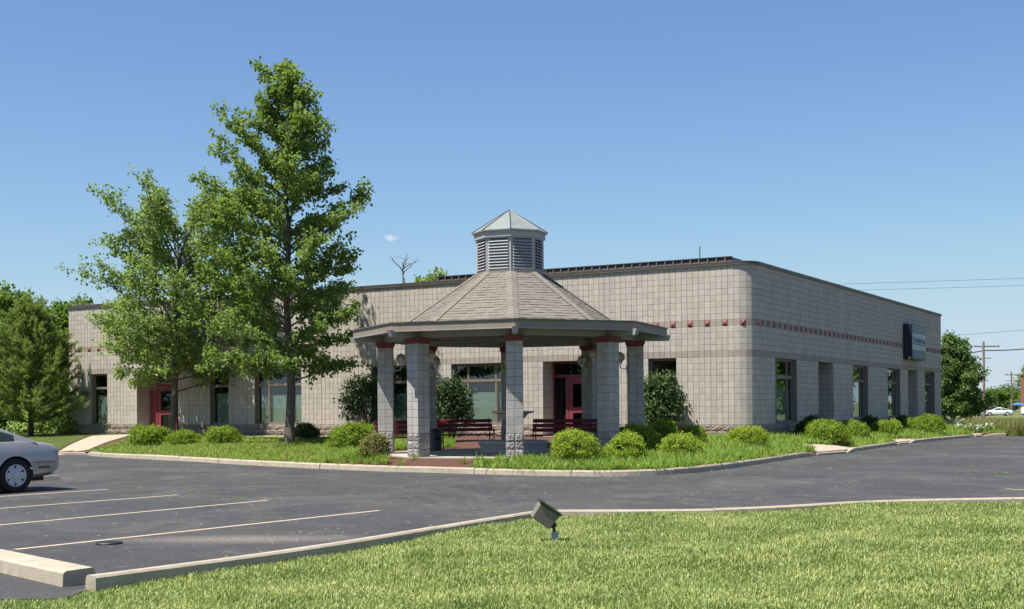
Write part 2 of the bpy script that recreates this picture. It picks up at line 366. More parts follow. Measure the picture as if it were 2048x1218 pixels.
def kerb(root, P, hgt=.135, wid=.16, side=1, seg=2.6, ramp0=.0, ramp1=.0, zb=-.05, hf=None):
    step = .32; pts, tot = resample(P, step); n = len(pts) - 1; per = max(1, round(seg / (tot / n)))
    def nor(i):
        d = (pts[min(i + 1, n)] - pts[max(i - 1, 0)]).normalized(); return Vector((-d.y, d.x, 0)) * side
    def h(s):
        f = 1.
        if ramp0: f = min(f, .12 + .88 * min(1, s / ramp0))
        if ramp1: f = min(f, .12 + .88 * min(1, (tot - s) / ramp1))
        return hgt * f * (hf(s / tot) if hf else 1)
    i = 0
    while i < n:
        j = min(n, i + per)
        if n - j < per * .4: j = n
        m = MB(); rows = []; jz = rnd.uniform(-.006, .006); jo = rnd.uniform(-.008, .008)
        for q in range(i, j + 1):
            p = pts[q] + nor(q) * jo; nn = nor(q); hh = h(tot * q / n) + jz; e = 0
            if q == i and i > 0: p = p.lerp(pts[q + 1], .03)
            if q == j and j < n: p = p.lerp(pts[q - 1], .03)
            w = rnd.uniform(-.003, .003)
            prof = [(-.012, zb), (.0 + w, hh * .8), (.022 + w, hh), (wid - .02, hh + .003), (wid, hh - .018), (wid + .005, zb)]
            rows.append([p + nn * a + Vector((0, 0, z)) for a, z in prof])
        np_ = 6
        vs = [v for r_ in rows for v in r_]; fs = []
        for q in range(len(rows) - 1):
            for k in range(np_ - 1):
                a = q * np_ + k; f = (a, a + 1, a + np_ + 1, a + np_); fs.append(f if side < 0 else f[::-1])
        fs.append(tuple(range(np_)) if side > 0 else tuple(range(np_ - 1, -1, -1)))
        l_ = (len(rows) - 1) * np_; fs.append(tuple(l_ + k for k in range(np_))[::-1 if side > 0 else 1])
        m.add(vs, fs); m.build('kerb_stone', CONC, root); i = j
kr = tag(empty('island_kerb', k1[0]), kind='structure'); kr.location = (0, 0, 0)
kerb(kr, k1, side=1, ramp0=1.0, ramp1=.9); kerb(kr, k2, side=1, ramp0=1.2, ramp1=.9); kerb(kr, k3, side=1, ramp0=1.2, ramp1=1.); kerb(kr, k4, side=1, ramp0=.8)
kerb(kr, [k1[-1], k2[0]], hgt=.075, wid=.2); kerb(kr, [k2[-1], k3[0]], hgt=.075, wid=.2); kerb(kr, [k3[-1], k4[0]], hgt=.075, wid=.2)
kerb(kr, [Vector((-40, 52, 0)), Vector((-25, 46.3, 0)), Vector((-18, 44.0, 0)), k1[0]], hgt=.085, wid=.2)
# planted bed between the kerb and the building
edge = [Vector((-60, 58, 0)), Vector((-40, 52, 0)), Vector((-25, 46.3, 0)), Vector((-18, 44.0, 0))] + k1 + k2 + k3 + k4 + [Vector((23.4, 59, 0)), Vector((25, 64, 0)), Vector((27, 75, 0))]
edge, _ = resample(edge, .4)
rows = []; N = 24
for i, p in enumerate(edge):
    q = BMI @ Vector((p.x, p.y, .5))
    if q.x > 0 and q.y < 0: w = Vector((-.3, .3, 0))
    elif q.y <= 0: w = Vector((min(q.x, -.3), .12, 0))
    else: w = Vector((-.12, max(.3, q.y), 0))
    w = BM @ w; d = (edge[min(i + 1, len(edge) - 1)] - edge[max(i - 1, 0)]).normalized(); nn = Vector((-d.y, d.x, 0))
    a = p + nn * .09; rr = []
    for k in range(N + 1):
        t = k / N; r_ = a.lerp(w, t); r_.z = .085 + (.485 - .085) * (1 - (1 - t) ** 1.35)
        dg_ = math.hypot(r_.x + .085, r_.y - 35.2); s_ = max(0., min(1., (5.6 - dg_) / 1.2)); s_ = s_ * s_ * (3 - 2 * s_); r_.z += (.262 - r_.z) * s_; rr.append(r_)
    rows.append(rr)
b = MB(); b.v = [tuple(p) for r_ in rows for p in r_]
b.f = [(i * (N + 1) + k, (i + 1) * (N + 1) + k, (i + 1) * (N + 1) + k + 1, i * (N + 1) + k + 1) for i in range(len(rows) - 1) for k in range(N)]
bed = tag(b.build('planting_bed', MULCH, smooth=True), kind='structure')
BED = BVHTree.FromPolygons(b.v, b.f)
def bz(x, y):
    h = BED.ray_cast(Vector((x, y, 20)), Vector((0, 0, -1)))[0]; return h.z if h else gz(x, y)
def hit(px, py):
    h = BED.ray_cast(EYEV, ray(px, py).normalized())[0]; return h if h else pz(px, py)
bedrows = rows
def drape(name, quad, mat_, nu=10, nv=10, off=.014, th=.05, kind='structure'):   # sheet draped on the bed
    A, B_, C_, D_ = [Vector((p[0], p[1], 0)) for p in quad]; m = MB()
    for j in range(nv + 1):
        for i in range(nu + 1):
            p = A.lerp(B_, i / nu).lerp(D_.lerp(C_, i / nu), j / nv); m.v.append((p.x, p.y, bz(p.x, p.y) + off))
    m.f = [(j * (nu + 1) + i, j * (nu + 1) + i + 1, (j + 1) * (nu + 1) + i + 1, (j + 1) * (nu + 1) + i) for j in range(nv) for i in range(nu)]
    return tag(m.build(name, mat_), kind=kind)
def bl(x, y): q = BM @ Vector((x, y, 0)); return (q.x, q.y)
walks = []
def walk(quad, nu=12, nv=12):
    walks.append([Vector((p[0], p[1])) for p in quad]); return drape('walkway', quad, AGGR, nu, nv)
def w2(p): return (p.x, p.y)
dl0, dl1 = on_wall(275, 'f'), on_wall(361, 'f')
e0, e1 = pz(108, 911), pz(173, 908)
e0 = e0 + Vector((.0, .2, 0)); e1 = e1 + Vector((.0, .16, 0))
walk([w2(e0), w2(e1), bl(dl0 + 1.3, -1.8), bl(dl0 - .8, -1.8)])
walk([bl(dl0 - .8, -1.795), bl(dl0 + 1.3, -1.795), bl(dl1 + .2, -.05), bl(dl0, -.05)], 8, 8)
walk([bl(dl0 + 1.31, -1.9), bl(-13.2, -1.9), bl(-13.2, -.75), bl(dl0 + 1.31, -.75)], 30, 4)
rd0, rd1 = on_wall(1640, 'r'), on_wall(1669, 'r'); re0, re1 = on_wall(1817, 'r'), on_wall(1836, 'r')
walk([w2(pz(1640, 911) + Vector((-.02, .12, 0))), w2(pz(1693, 906.5) + Vector((-.02, .12, 0))), w2(hit(1706, 893)), w2(hit(1594, 889))])
walk([w2(pz(1797, 889.5) + Vector((-.02, .12, 0))), w2(pz(1818, 887.5) + Vector((-.02, .12, 0))), w2(hit(1831, 878)), w2(hit(1757, 878))])
walk([w2(pz(1952, 874) + Vector((-.02, .12, 0))), w2(pz(1965, 873) + Vector((-.02, .12, 0))), w2(hit(1972, 866)), w2(hit(1930, 866.5))])
def inwalk(x, y, mrg=0.):
    for q in walks:
        s = None; ok = True
        for i in range(4):
            a, c = q[i], q[(i + 1) % 4]; cr = (c.x - a.x) * (y - a.y) - (c.y - a.y) * (x - a.x)
            if s is None: s = cr > 0
            elif (cr > 0) != s: ok = False; break
        if ok: return True
    return False
# lawn left of the walkway
drape('lawn', [(-60, 58.5), w2(e0 + Vector((-.12, .1, 0))), bl(dl0 - .95, -1.8), bl(-60, .1)], LAWNB, 40, 14, .012)
drape('lawn', [bl(dl0 - 8, -1.7), bl(dl0 - .95, -1.7), bl(dl0 - .2, -.02), bl(dl0 - 8, -.02)], LAWNB, 16, 6, .017)
# near lawn, its kerb, parking kerb, bay stripes
NK = [(172, 1150), (330, 1130), (500, 1108), (660, 1085), (800, 1063), (920, 1043), (1010, 1029), (1060, 1021.5), (1110, 1018.5), (1250, 1018), (1400, 1016.5), (1500, 1013.5), (1600, 1008.5), (1700, 1002.5), (1800, 999), (1900, 996.5), (2048, 994)]
nk = smoothpts([pz(x, y, .13) * 1 for x, y in NK]); nk = [Vector((p.x, p.y, 0)) for p in nk]
d_ = (nk[-1] - nk[-2]).normalized(); nk += [nk[-1] + d_ * 3, nk[-1] + d_ * 9]
def lz(x, y): return -.008 + .078 * max(0., min(1., (x + 4) / 6.5)) + .012 * math.sin(x * 1.7 + y * .6) + .01 * math.sin(y * 2.1)
nkr = tag(empty('lawn_kerb'), kind='structure')
kerb(nkr, nk, hgt=.13, wid=.15, side=-1, seg=5.2, zb=-.14)
m = MB(); lp, _ = resample(nk, .35); NL = 26; lrows = []
for p in lp:
    d = Vector((p.x * .55 - p.x, 3 - p.y, 0)) if True else None
    st = Vector((0, -1, 0)); q0 = p + Vector((.04, -.12, 0)); rr = []
    for k in range(NL + 1):
        q = q0 + st * ((q0.y - 1.5) * k / NL); rr.append((q.x, q.y, lz(q.x, q.y)))
    lrows.append(rr)
m.v = [v for r_ in lrows for v in r_]; m.f = [(i * (NL + 1) + k, i * (NL + 1) + k + 1, (i + 1) * (NL + 1) + k + 1, (i + 1) * (NL + 1) + k) for i in range(len(lrows) - 1) for k in range(NL)]
x0 = lp[0].x + .04; y0 = lp[0].y - .12
b0 = len(m.v)                              # strip of lawn left of the kerb end
lq = []
for i in range(25):
    for k in range(17):
        x = x0 - i * .35; yt = min(10.55 - .05 * i, y0 - .3); y = yt - (yt - 1.5) * k / 16; lq.append((x, y, lz(x, y)))
m.v += lq; m.f += [(b0 + i * 17 + k, b0 + (i + 1) * 17 + k, b0 + (i + 1) * 17 + k + 1, b0 + i * 17 + k + 1) for i in range(24) for k in range(16)]
tag(m.build('lawn', LAWNB, smooth=True), kind='structure')
LAWN = BVHTree.FromPolygons(m.v, m.f)
ap = MB(); ap.prism([(60, 57.0), (23, 57.6), (16, 62), (-60, 62), (-60, 10.2), (-12, 10.35), (nk[0].x - .02, 10.62)] + [(p.x, p.y - .06) for p in nk] + [(60, nk[-1].y)], -.04, 0)
tag(ap.build('asphalt_lot', ASPH), kind='structure')
# parking kerb at the left
pk = tag(empty('parking_kerb'), kind='structure')
A1, A2 = pz(0, 1097, .15), pz(190, 1134.5, .15); dd = (A2 - A1); A0 = A1 - dd * 3
mm_ = MB(); dn = dd.normalized(); nn = Vector((dn.y, -dn.x, 0)); 
if nn.y > 0: nn = -nn
def pkseg(a, c):
    vs = []
    for p in (a, c):
        for o_, z in ((-.01, -.05), (0, .13), (.02, .152), (.27, .142), (.30, .12), (.31, -.06)): vs.append(Vector((p.x, p.y, 0)) + nn * o_ + Vector((0, 0, z)))
    fs = [(k, k + 1, k + 7, k + 6) for k in range(5)] + [(5, 4, 3, 2, 1, 0), (6, 7, 8, 9, 10, 11)]
    MB().add(vs, fs).build('kerb_stone', CONC, pk)
pkseg(A2, A1 - dd * .6); pkseg(A1 - dd * .606, A1 - dd * 2.2); pkseg(A1 - dd * 2.206, A0 - dd)
def stripe(p0, p1, w=.09, z=.004):
    a, c = pz(*p0), pz(*p1); d = (c - a).normalized(); nn = Vector((-d.y, d.x, 0)) * w / 2; n = 16; m = MB()
    for k in range(n + 1):
        p = a.lerp(c, k / n); j = rnd.uniform(-.004, .004)
        m.v += [tuple(p + nn * (1 + j * 10) + Vector((0, 0, z))), tuple(p - nn * (1 + j * 10) + Vector((0, 0, z)))]
    m.f = [(2 * k, 2 * k + 1, 2 * k + 3, 2 * k + 2) for k in range(n)]
    return tag(m.build('bay_stripe', STRIPE), kind='structure')
stripe((-300, 1013), (217, 979)); stripe((-300, 1040), (357, 990)); stripe((-300, 1078), (535, 1001)); stripe((30, 1099.5), (758, 1021.3))
stripe((2012, 978), (2120, 985))
# ------------------------------------------------------------------ block pieces
def block_mesh(name, w, h, mat_, ins=.007, dep=.022):
    hw, hh = w / 2, h / 2; m = MB()
    m.add([(-hw, dep, -hh), (hw, dep, -hh), (hw, dep, hh), (-hw, dep, hh),
           (-hw, ins, -hh), (hw, ins, -hh), (hw, ins, hh), (-hw, ins, hh),
           (-hw + ins, 0, -hh + ins), (hw - ins, 0, -hh + ins), (hw - ins, 0, hh - ins), (-hw + ins, 0, hh - ins)],
          [(8, 9, 10, 11), (4, 5, 9, 8), (5, 6, 10, 9), (6, 7, 11, 10), (7, 4, 8, 11), (0, 1, 5, 4), (1, 2, 6, 5), (2, 3, 7, 6), (3, 0, 4, 7)])
    me = m.me(name); me.materials.append(mat_); return me
def split_mesh(name, w, h, mat_, seed, nx=6, nz_=4, amp=.024):
    r_ = random.Random(seed); m = MB(); g = {}
    for j in range(nz_ + 1):
        for i in range(nx + 1):
            e = i in (0, nx) or j in (0, nz_)
            g[i, j] = len(m.v); m.v.append((-w / 2 + w * i / nx + (0 if i in (0, nx) else r_.uniform(-.012, .012)), (.012 if e else 0) - r_.uniform(0, amp) * (.45 if e else 1), -h / 2 + h * j / nz_ + (0 if j in (0, nz_) else r_.uniform(-.01, .01))))
    m.f = [(g[i, j], g[i + 1, j], g[i + 1, j + 1], g[i, j + 1]) for j in range(nz_) for i in range(nx)]
    b0 = len(m.v); m.v += [(-w / 2, .03, -h / 2), (w / 2, .03, -h / 2), (w / 2, .03, h / 2), (-w / 2, .03, h / 2)]
    m.f += [tuple([b0, b0 + 1] + [g[i, 0] for i in range(nx, -1, -1)]), tuple([b0 + 2, b0 + 3] + [g[i, nz_] for i in range(nx + 1)]),
            tuple([b0 + 1, b0 + 2] + [g[nx, j] for j in range(nz_, -1, -1)]), tuple([b0 + 3, b0] + [g[0, j] for j in range(nz_ + 1)])]
    me = m.me(name); me.materials.append(mat_); return me
BW = RH - .007
ME_B = block_mesh('block', BW, BW, BLK); ME_BD = block_mesh('block', BW, BW, BLKD)
ME_S = [split_mesh('split_face_block', 2 * RH - .006, RH - .005, SPLIT, s) for s in range(5)]
mp_ = MB().add([(-BW / 2, .02, -BW / 2), (BW / 2, .02, -BW / 2), (BW / 2, .02, BW / 2), (-BW / 2, .02, BW / 2), (-BW / 2, 0, -BW / 2), (BW / 2, 0, -BW / 2), (BW / 2, 0, BW / 2), (-BW / 2, 0, BW / 2), (0, -.055, 0)],
        [(4, 5, 8), (5, 6, 8), (6, 7, 8), (7, 4, 8), (0, 1, 5, 4), (1, 2, 6, 5), (2, 3, 7, 6), (3, 0, 4, 7)])
ME_P = mp_.me('accent_block'); ME_P.materials.append(REDC)
def merged(name, items, parent, mat_):     # many copies of a small mesh joined into one 'stuff' part
    V = []; F = []; b0 = 0
    for me, M in items:
        vs = np.array([v.co for v in me.vertices]); A = np.array(M); V.append(vs @ A[:3, :3].T + A[:3, 3])
        F += [tuple(i + b0 for i in p.vertices) for p in me.polygons]; b0 += len(vs)
    if not F: return
    m = bpy.data.meshes.new(name); m.from_pydata(np.concatenate(V).tolist(), [], F); m.update()
    return tag(link(name, m, parent, mat_), kind='stuff')

# ------------------------------------------------------------------ walls with openings
NF = int(round((-RC - on_wall(140, 'f')) / RH)); NRW = int(round((on_wall(1883, 'r') - RC) / RH))
XF0 = -RC - NF * RH                        # left end of the front wall
MW = {'f': Matrix.Identity(4), 'r': RZ(R(90))}
def col(px, wall):
    c = on_wall(px, wall); return int(round((c - (XF0 if wall == 'f' else RC)) / RH))
OPEN = {'f': [('w', col(184, 'f'), 5), ('dl', col(275, 'f'), 12), ('w', col(422, 'f'), 5), ('w3', col(510, 'f'), 12), ('w3', col(744, 'f'), 12), ('w3', col(901, 'f'), 12), ('dm', col(1089, 'f'), 12), ('w', col(1298, 'f'), 5)],
        'r': [('w3', col(1552.7, 'r'), 12), ('dr', col(1638, 'r'), 10), ('w3', col(1706, 'r'), 12), ('w3', col(1776, 'r'), 12), ('dr', col(1816, 'r'), 10), ('w3', col(1849, 'r'), 12)]}
WT = .30
wall_obj = {}
single = 0
for wn_, n_, x0 in (('f', NF, XF0), ('r', NRW, RC)):
    ops = OPEN[wn_]; M = MW[wn_]; m = MB(); y0 = .014
    def slab(c0, c1, r0, r1): m.box(x0 + c0 * RH, x0 + c1 * RH, y0, WT, r0 * RH, r1 * RH)
    cur = 0
    for k_, c, n in ops:
        if c > cur: slab(cur, c, -1, 13)
        if k_[0] == 'w': slab(c, c + n, -1, 2)
        cur = c + n
    if n_ > cur: slab(cur, n_, -1, 13)
    slab(0, n_, 13, NR)
    w_ = m.build('front_wall' if wn_ == 'f' else 'side_wall', MORT, bld, M); wall_obj[wn_] = w_
    def is_open(c, r_):
        for k_, a, n in ops:
            if a <= c < a + n and (2 if k_[0] == 'w' else 0) <= r_ < 13: return True
        return False
    items = []; itd = []
    for r_ in range(2, NR):
        for c in range(n_):
            if is_open(c, r_): continue
            fromcorner = (n_ - 1 - c) if wn_ == 'f' else c
            ac = r_ == 18 and fromcorner % 3 == 1
            Mx = T(x0 + (c + .5) * RH, rnd.uniform(-.0015, .0015), (r_ + .5) * RH)
            if ac: link('accent_block', ME_P, w_, None, Mx); continue
            me = ME_BD if r_ in (13, 18) else ME_B
            if wn_ == 'f' and fromcorner < 12 and single < 298: link('block', me, w_, None, Mx); single += 1
            else: (itd if r_ in (13, 18) else items).append((me, Mx))
    merged('block', items, w_, BLK); merged('block', itd, w_, BLKD)
    for r_ in range(2):
        c = -(r_ % 2)
        while c < n_:
            a, e = max(0, c), min(n_, c + 2)
            while a < e and is_open(a, r_): a += 1
            while e > a and is_open(e - 1, r_): e -= 1
            if e > a: link('split_face_block', ME_S[rnd.randrange(5)], w_, None, T(x0 + (a + e) / 2 * RH, 0, (r_ + .5) * RH) @ Matrix.Diagonal(((e - a) / 2, 1, 1, 1)))
            c += 2
# rounded corner: five narrow facets
cw = MB(); NFAC = 5; Cc = Vector((-RC, RC, 0)); pts = [Cc + Vector((math.sin(R(90 * k / NFAC)), -math.cos(R(90 * k / NFAC)), 0)) * RC for k in range(NFAC + 1)]
for a, c in zip(pts, pts[1:]):
    d = (c - a).normalized(); inn = Vector((-d.y, d.x, 0)); a2, c2 = a + inn * .014, c + inn * .014; a3, c3 = a + inn * .3, c + inn * .3
    cw.add([a2 + Vector((0, 0, -RH)), c2 + Vector((0, 0, -RH)), c2 + Vector((0, 0, NR * RH)), a2 + Vector((0, 0, NR * RH)), a3 + Vector((0, 0, -RH)), c3 + Vector((0, 0, -RH)), c3 + Vector((0, 0, NR * RH)), a3 + Vector((0, 0, NR * RH))],
           [(0, 1, 2, 3), (3, 2, 6, 7), (5, 4, 7, 6)])
cwo = cw.build('corner_wall', MORT, bld)
for k, (a, c) in enumerate(zip(pts, pts[1:])):
    ang = R(90 * (k + .5) / NFAC); mid = (a + c) / 2; w = (c - a).length
    for r_ in range(NR):
        Mx = T(mid.x, mid.y, (r_ + .5) * RH) @ RZ(ang)
        if r_ < 2:
            if k % 2 == 0: link('split_face_block', ME_S[(k + r_) % 5], cwo, None, Mx @ Matrix.Diagonal((.49, 1, 1, 1)))
            else: link('split_face_block', ME_S[(k + r_ + 2) % 5], cwo, None, Mx @ Matrix.Diagonal((.49, 1, 1, 1)))
        elif r_ == 18 and k in (1, 4): link('accent_block', ME_P, cwo, None, Mx @ Matrix.Diagonal((.97, 1, 1, 1)))
        else: link('block', ME_BD if r_ in (13, 18) else ME_B, cwo, None, Mx @ Matrix.Diagonal((.985, 1, 1, 1)))
# back and far end walls, roof deck, interior
LB = RC + NRW * RH
bm_ = MB().box(XF0, XF0 + .3, WT + .002, LB, -RH, NR * RH).box(XF0 + .302, -.302, LB - .3, LB, -RH, NR * RH)
bm_.build('rear_wall', BLK, bld)
MB().box(XF0 + .3, -.3, .31, LB - .31, NR * RH - .5, NR * RH - .3).build('roof_deck', COPE, bld)
MB().box(XF0 + .3, -.31, .31, LB - .31, -.12, .0).build('floor_slab', INTF, bld)
MB().box(XF0 + .3, -.32, .32, LB - .32, 15 * RH, 15 * RH + .05).box(XF0 + .31, -4.5, 4.6, 4.7, 0, 15 * RH - .004).box(-4.6, -4.502, 4.71, LB - .32, 0, 15 * RH - .004).build('interior_partition', INT, bld)
def sweep(m, path, prof):
    n = len(path); k = len(prof); rows = []
    for i in range(n):
        d0 = (path[i] - path[i - 1]).normalized() if i > 0 else (path[1] - path[0]).normalized()
        d1 = (path[i + 1] - path[i]).normalized() if i < n - 1 else d0
        nn = Vector((d0.y, -d0.x, 0)) + Vector((d1.y, -d1.x, 0)); nn.normalize(); c = max(.3, nn.dot(Vector((d1.y, -d1.x, 0))))
        rows.append([path[i] + nn * (o_ / c) + Vector((0, 0, z)) for o_, z in prof])
    m.add([p for r_ in rows for p in r_], [(i * k + j, (i + 1) * k + j, (i + 1) * k + (j + 1) % k, i * k + (j + 1) % k) for i in range(n - 1) for j in range(k)] + [tuple(range(k)), tuple((n - 1) * k + j for j in range(k - 1, -1, -1))])
arc = [Cc + Vector((math.sin(R(90 * k / 10)), -math.cos(R(90 * k / 10)), 0)) * RC for k in range(11)]
path = [Vector((XF0, 0, 0))] + arc + [Vector((0, LB, 0))]
cp = MB(); zt = NR * RH
sweep(cp, path, [(.045, zt - .02), (.05, zt - .015), (.055, zt + .06), (.03, zt + .072), (-.28, zt + .072), (-.28, zt + .0), (.02, zt + .002), (.02, zt - .02)])
cp.build('coping', COPE, bld)
tr_ = MB(); sweep(tr_, path, [(.012, zt - .048), (.06, zt - .04), (.06, zt - .025), (.012, zt - .022)]); tr_.build('drip_trim', FRAME, bld)
# ribbed metal roof screen + aerial
sx0, sx1 = on_wall(850, 'f'), on_wall(1437, 'f') + .3
rs = MB(); ys = .75
rs.add([(sx0, ys, 5.5), (sx1, ys, 5.5), (sx1 - .12, ys + .12, 6.0), (sx0, ys + .12, 6.0), (sx0, ys + 1.2, 5.5), (sx1, ys + 1.2, 5.5), (sx1 - .12, ys + 1.1, 6.0), (sx0, ys + 1.1, 6.0)],
       [(0, 1, 2, 3), (1, 5, 6, 2), (5, 4, 7, 6), (4, 0, 3, 7), (3, 2, 6, 7)])
rso = rs.build('roof_screen', COPE, bld)
rib = MB().add([(-.02, 0, 0), (.02, 0, 0), (.02, .12, .53), (-.02, .12, .53), (-.02, -.05, 0), (.02, -.05, 0), (.02, .07, .53), (-.02, .07, .53)], [(4, 5, 6, 7), (0, 4, 7, 3), (5, 1, 2, 6), (7, 6, 2, 3)]).me('screen_rib')
rib.materials.append(mat('rib_metal', (.12, .105, .095), None, 3, .45))
x = sx0 + .1
while x < sx1 - .1: link('screen_rib', rib, rso, None, T(x, ys, 5.5)); x += .31
MB().box(sx0, sx1 - .1, ys + .05, ys + .14, 6.002, 6.03).build('screen_cap', COPE, rso)
ax = on_wall(1402, 'f'); MB().tube((ax - .55, 1.4, 5.4), (ax - .55, 1.4, 6.5), .022, .016, 6).build('aerial', IRON, bld)
# ------------------------------------------------------------------ windows and doors
def jamb(m, xa, xb, z0, z1, depth):        # block lining of a deep recess: left cheek, right cheek
    m.box(xa - .05, xa - .001, WT, depth + .05, z0, z1); m.box(xb + .001, xb + .05, WT, depth + .05, z0, z1)
def window(wl_, c, n):
    x0 = (XF0 if wl_ == 'f' else RC); xa, xb = x0 + c * RH, x0 + (c + n) * RH; z0, z1 = 2 * RH + .02, 13 * RH; M = MW[wl_]
    y0, y1 = .17, .25; m = MB(); t = .055; ztr = z0 + (z1 - z0) * .715
    xs = [xa, xb] if n < 8 else [xa, xa + .62, xb - .62, xb]
    m.box(xa, xb, y0, y1, z1 - t, z1 - .002).box(xa, xb, y0 - .03, y1, z0, z0 + t)
    m.box(xa + .002, xa + t, y0 + .002, y1 - .002, z0 + t, z1 - t).box(xb - t, xb - .002, y0 + .002, y1 - .002, z0 + t, z1 - t)
    for x in xs[1:-1]: m.box(x - .03, x + .03, y0 + .003, y1 - .003, z0 + t, z1 - t)
    ed = [xa + t] + [q for x in xs[1:-1] for q in (x - .03, x + .03)] + [xb - t]
    for i in range(0, len(ed), 2): m.box(ed[i], ed[i + 1], y0 - .012, y1 - .004, ztr - .035, ztr + .035)
    m.box(xa, xb, .03, y0 - .031, z0 - .018, z0 + .012)
    wo_ = m.build('window', FRAME, bld, M)
    for i in range(0, len(ed), 2):
        for za, zb in ((z0 + t, ztr - .035), (ztr + .035, z1 - t)):
            # slim sash and pane
            s = MB(); a, e = ed[i], ed[i + 1]
            for q in ((a, a + .025, za, zb), (e - .025, e, za, zb), (a + .025, e - .025, za, za + .025), (a + .025, e - .025, zb - .025, zb)): s.box(q[0], q[1], .19, .232, q[2], q[3])
            s.build('sash', FRAME, wo_)
            MB().box(a + .025, e - .025, .208, .214, za + .025, zb - .025).build('pane', GLASS, wo_)
    hb = .72 if n > 8 else .80
    bl_ = MB(); zb2 = z0 + (ztr - z0) * hb
    k = 0; z = z0 + .03
    while z < zb2:
        bl_.box(xa + (.12 if n > 8 else .1), xb - .06, .30 + .004 * (k % 2), .315 + .004 * (k % 2), z, z + .056); z += .06; k += 1
    bl_.build('window_blind', BLIND, wo_)
    return wo_
def rrect(x0, x1, z0, z1, r, y, k=4):
    P = []
    for cx, cz, a0 in ((x1 - r, z1 - r, 0), (x0 + r, z1 - r, 90), (x0 + r, z0 + r, 180), (x1 - r, z0 + r, 270)):
        for i in range(k + 1): a = R(a0 + 90 * i / k); P.append((cx + r * math.cos(a), y, cz + r * math.sin(a)))
    return P
def leaf(par, M, x0, x1, z0, z1, y, panes, handle, r=.07):
    """door leaf: real openings for the rounded panes"""
    bm = bmesh.new(); outer = [(x0, y, z0), (x1, y, z0), (x1, y, z1), (x0, y, z1)]
    loops = [outer] + [rrect(*p, r, y) for p in panes]; edges = []
    for lp_ in loops:
        vs = [bm.verts.new(p) for p in lp_]; edges += [bm.edges.new((vs[i], vs[(i + 1) % len(vs)])) for i in range(len(vs))]
    bmesh.ops.triangle_fill(bm, edges=edges, use_beauty=True)
    for f in list(bm.faces):
        c = f.calc_center_median()
        for p in panes:
            if p[0] + .02 < c.x < p[1] - .02 and p[2] + .02 < c.z < p[3] - .02 and all(any((Vector(q) - v.co).length < 1e-5 for q in rrect(*p, r, y)) for v in f.verts): bm.faces.remove(f); break
    g = bmesh.ops.extrude_face_region(bm, geom=bm.faces[:]); bmesh.ops.translate(bm, vec=(0, .045, 0), verts=[v for v in g['geom'] if isinstance(v, bmesh.types.BMVert)])
    bmesh.ops.recalc_face_normals(bm, faces=bm.faces)
    me = bpy.data.meshes.new('door_leaf'); bm.to_mesh(me); bm.free(); d = link('door_leaf', me, par, REDP, M)
    for p in panes: MB().box(p[0] - .01, p[1] + .01, y + .018, y + .026, p[2] - .01, p[3] + .01).build('pane', DGLASS, d)
    if handle is not None:
        hx = handle; h = MB(); h.path([(hx, y, 1.0), (hx, y - .06, 1.0), (hx, y - .075, 1.03), (hx, y - .075, 1.23), (hx, y - .06, 1.26), (hx, y, 1.26)], [.014] * 6, 6)
        h.build('pull_handle', GLOBE, d)
    return d
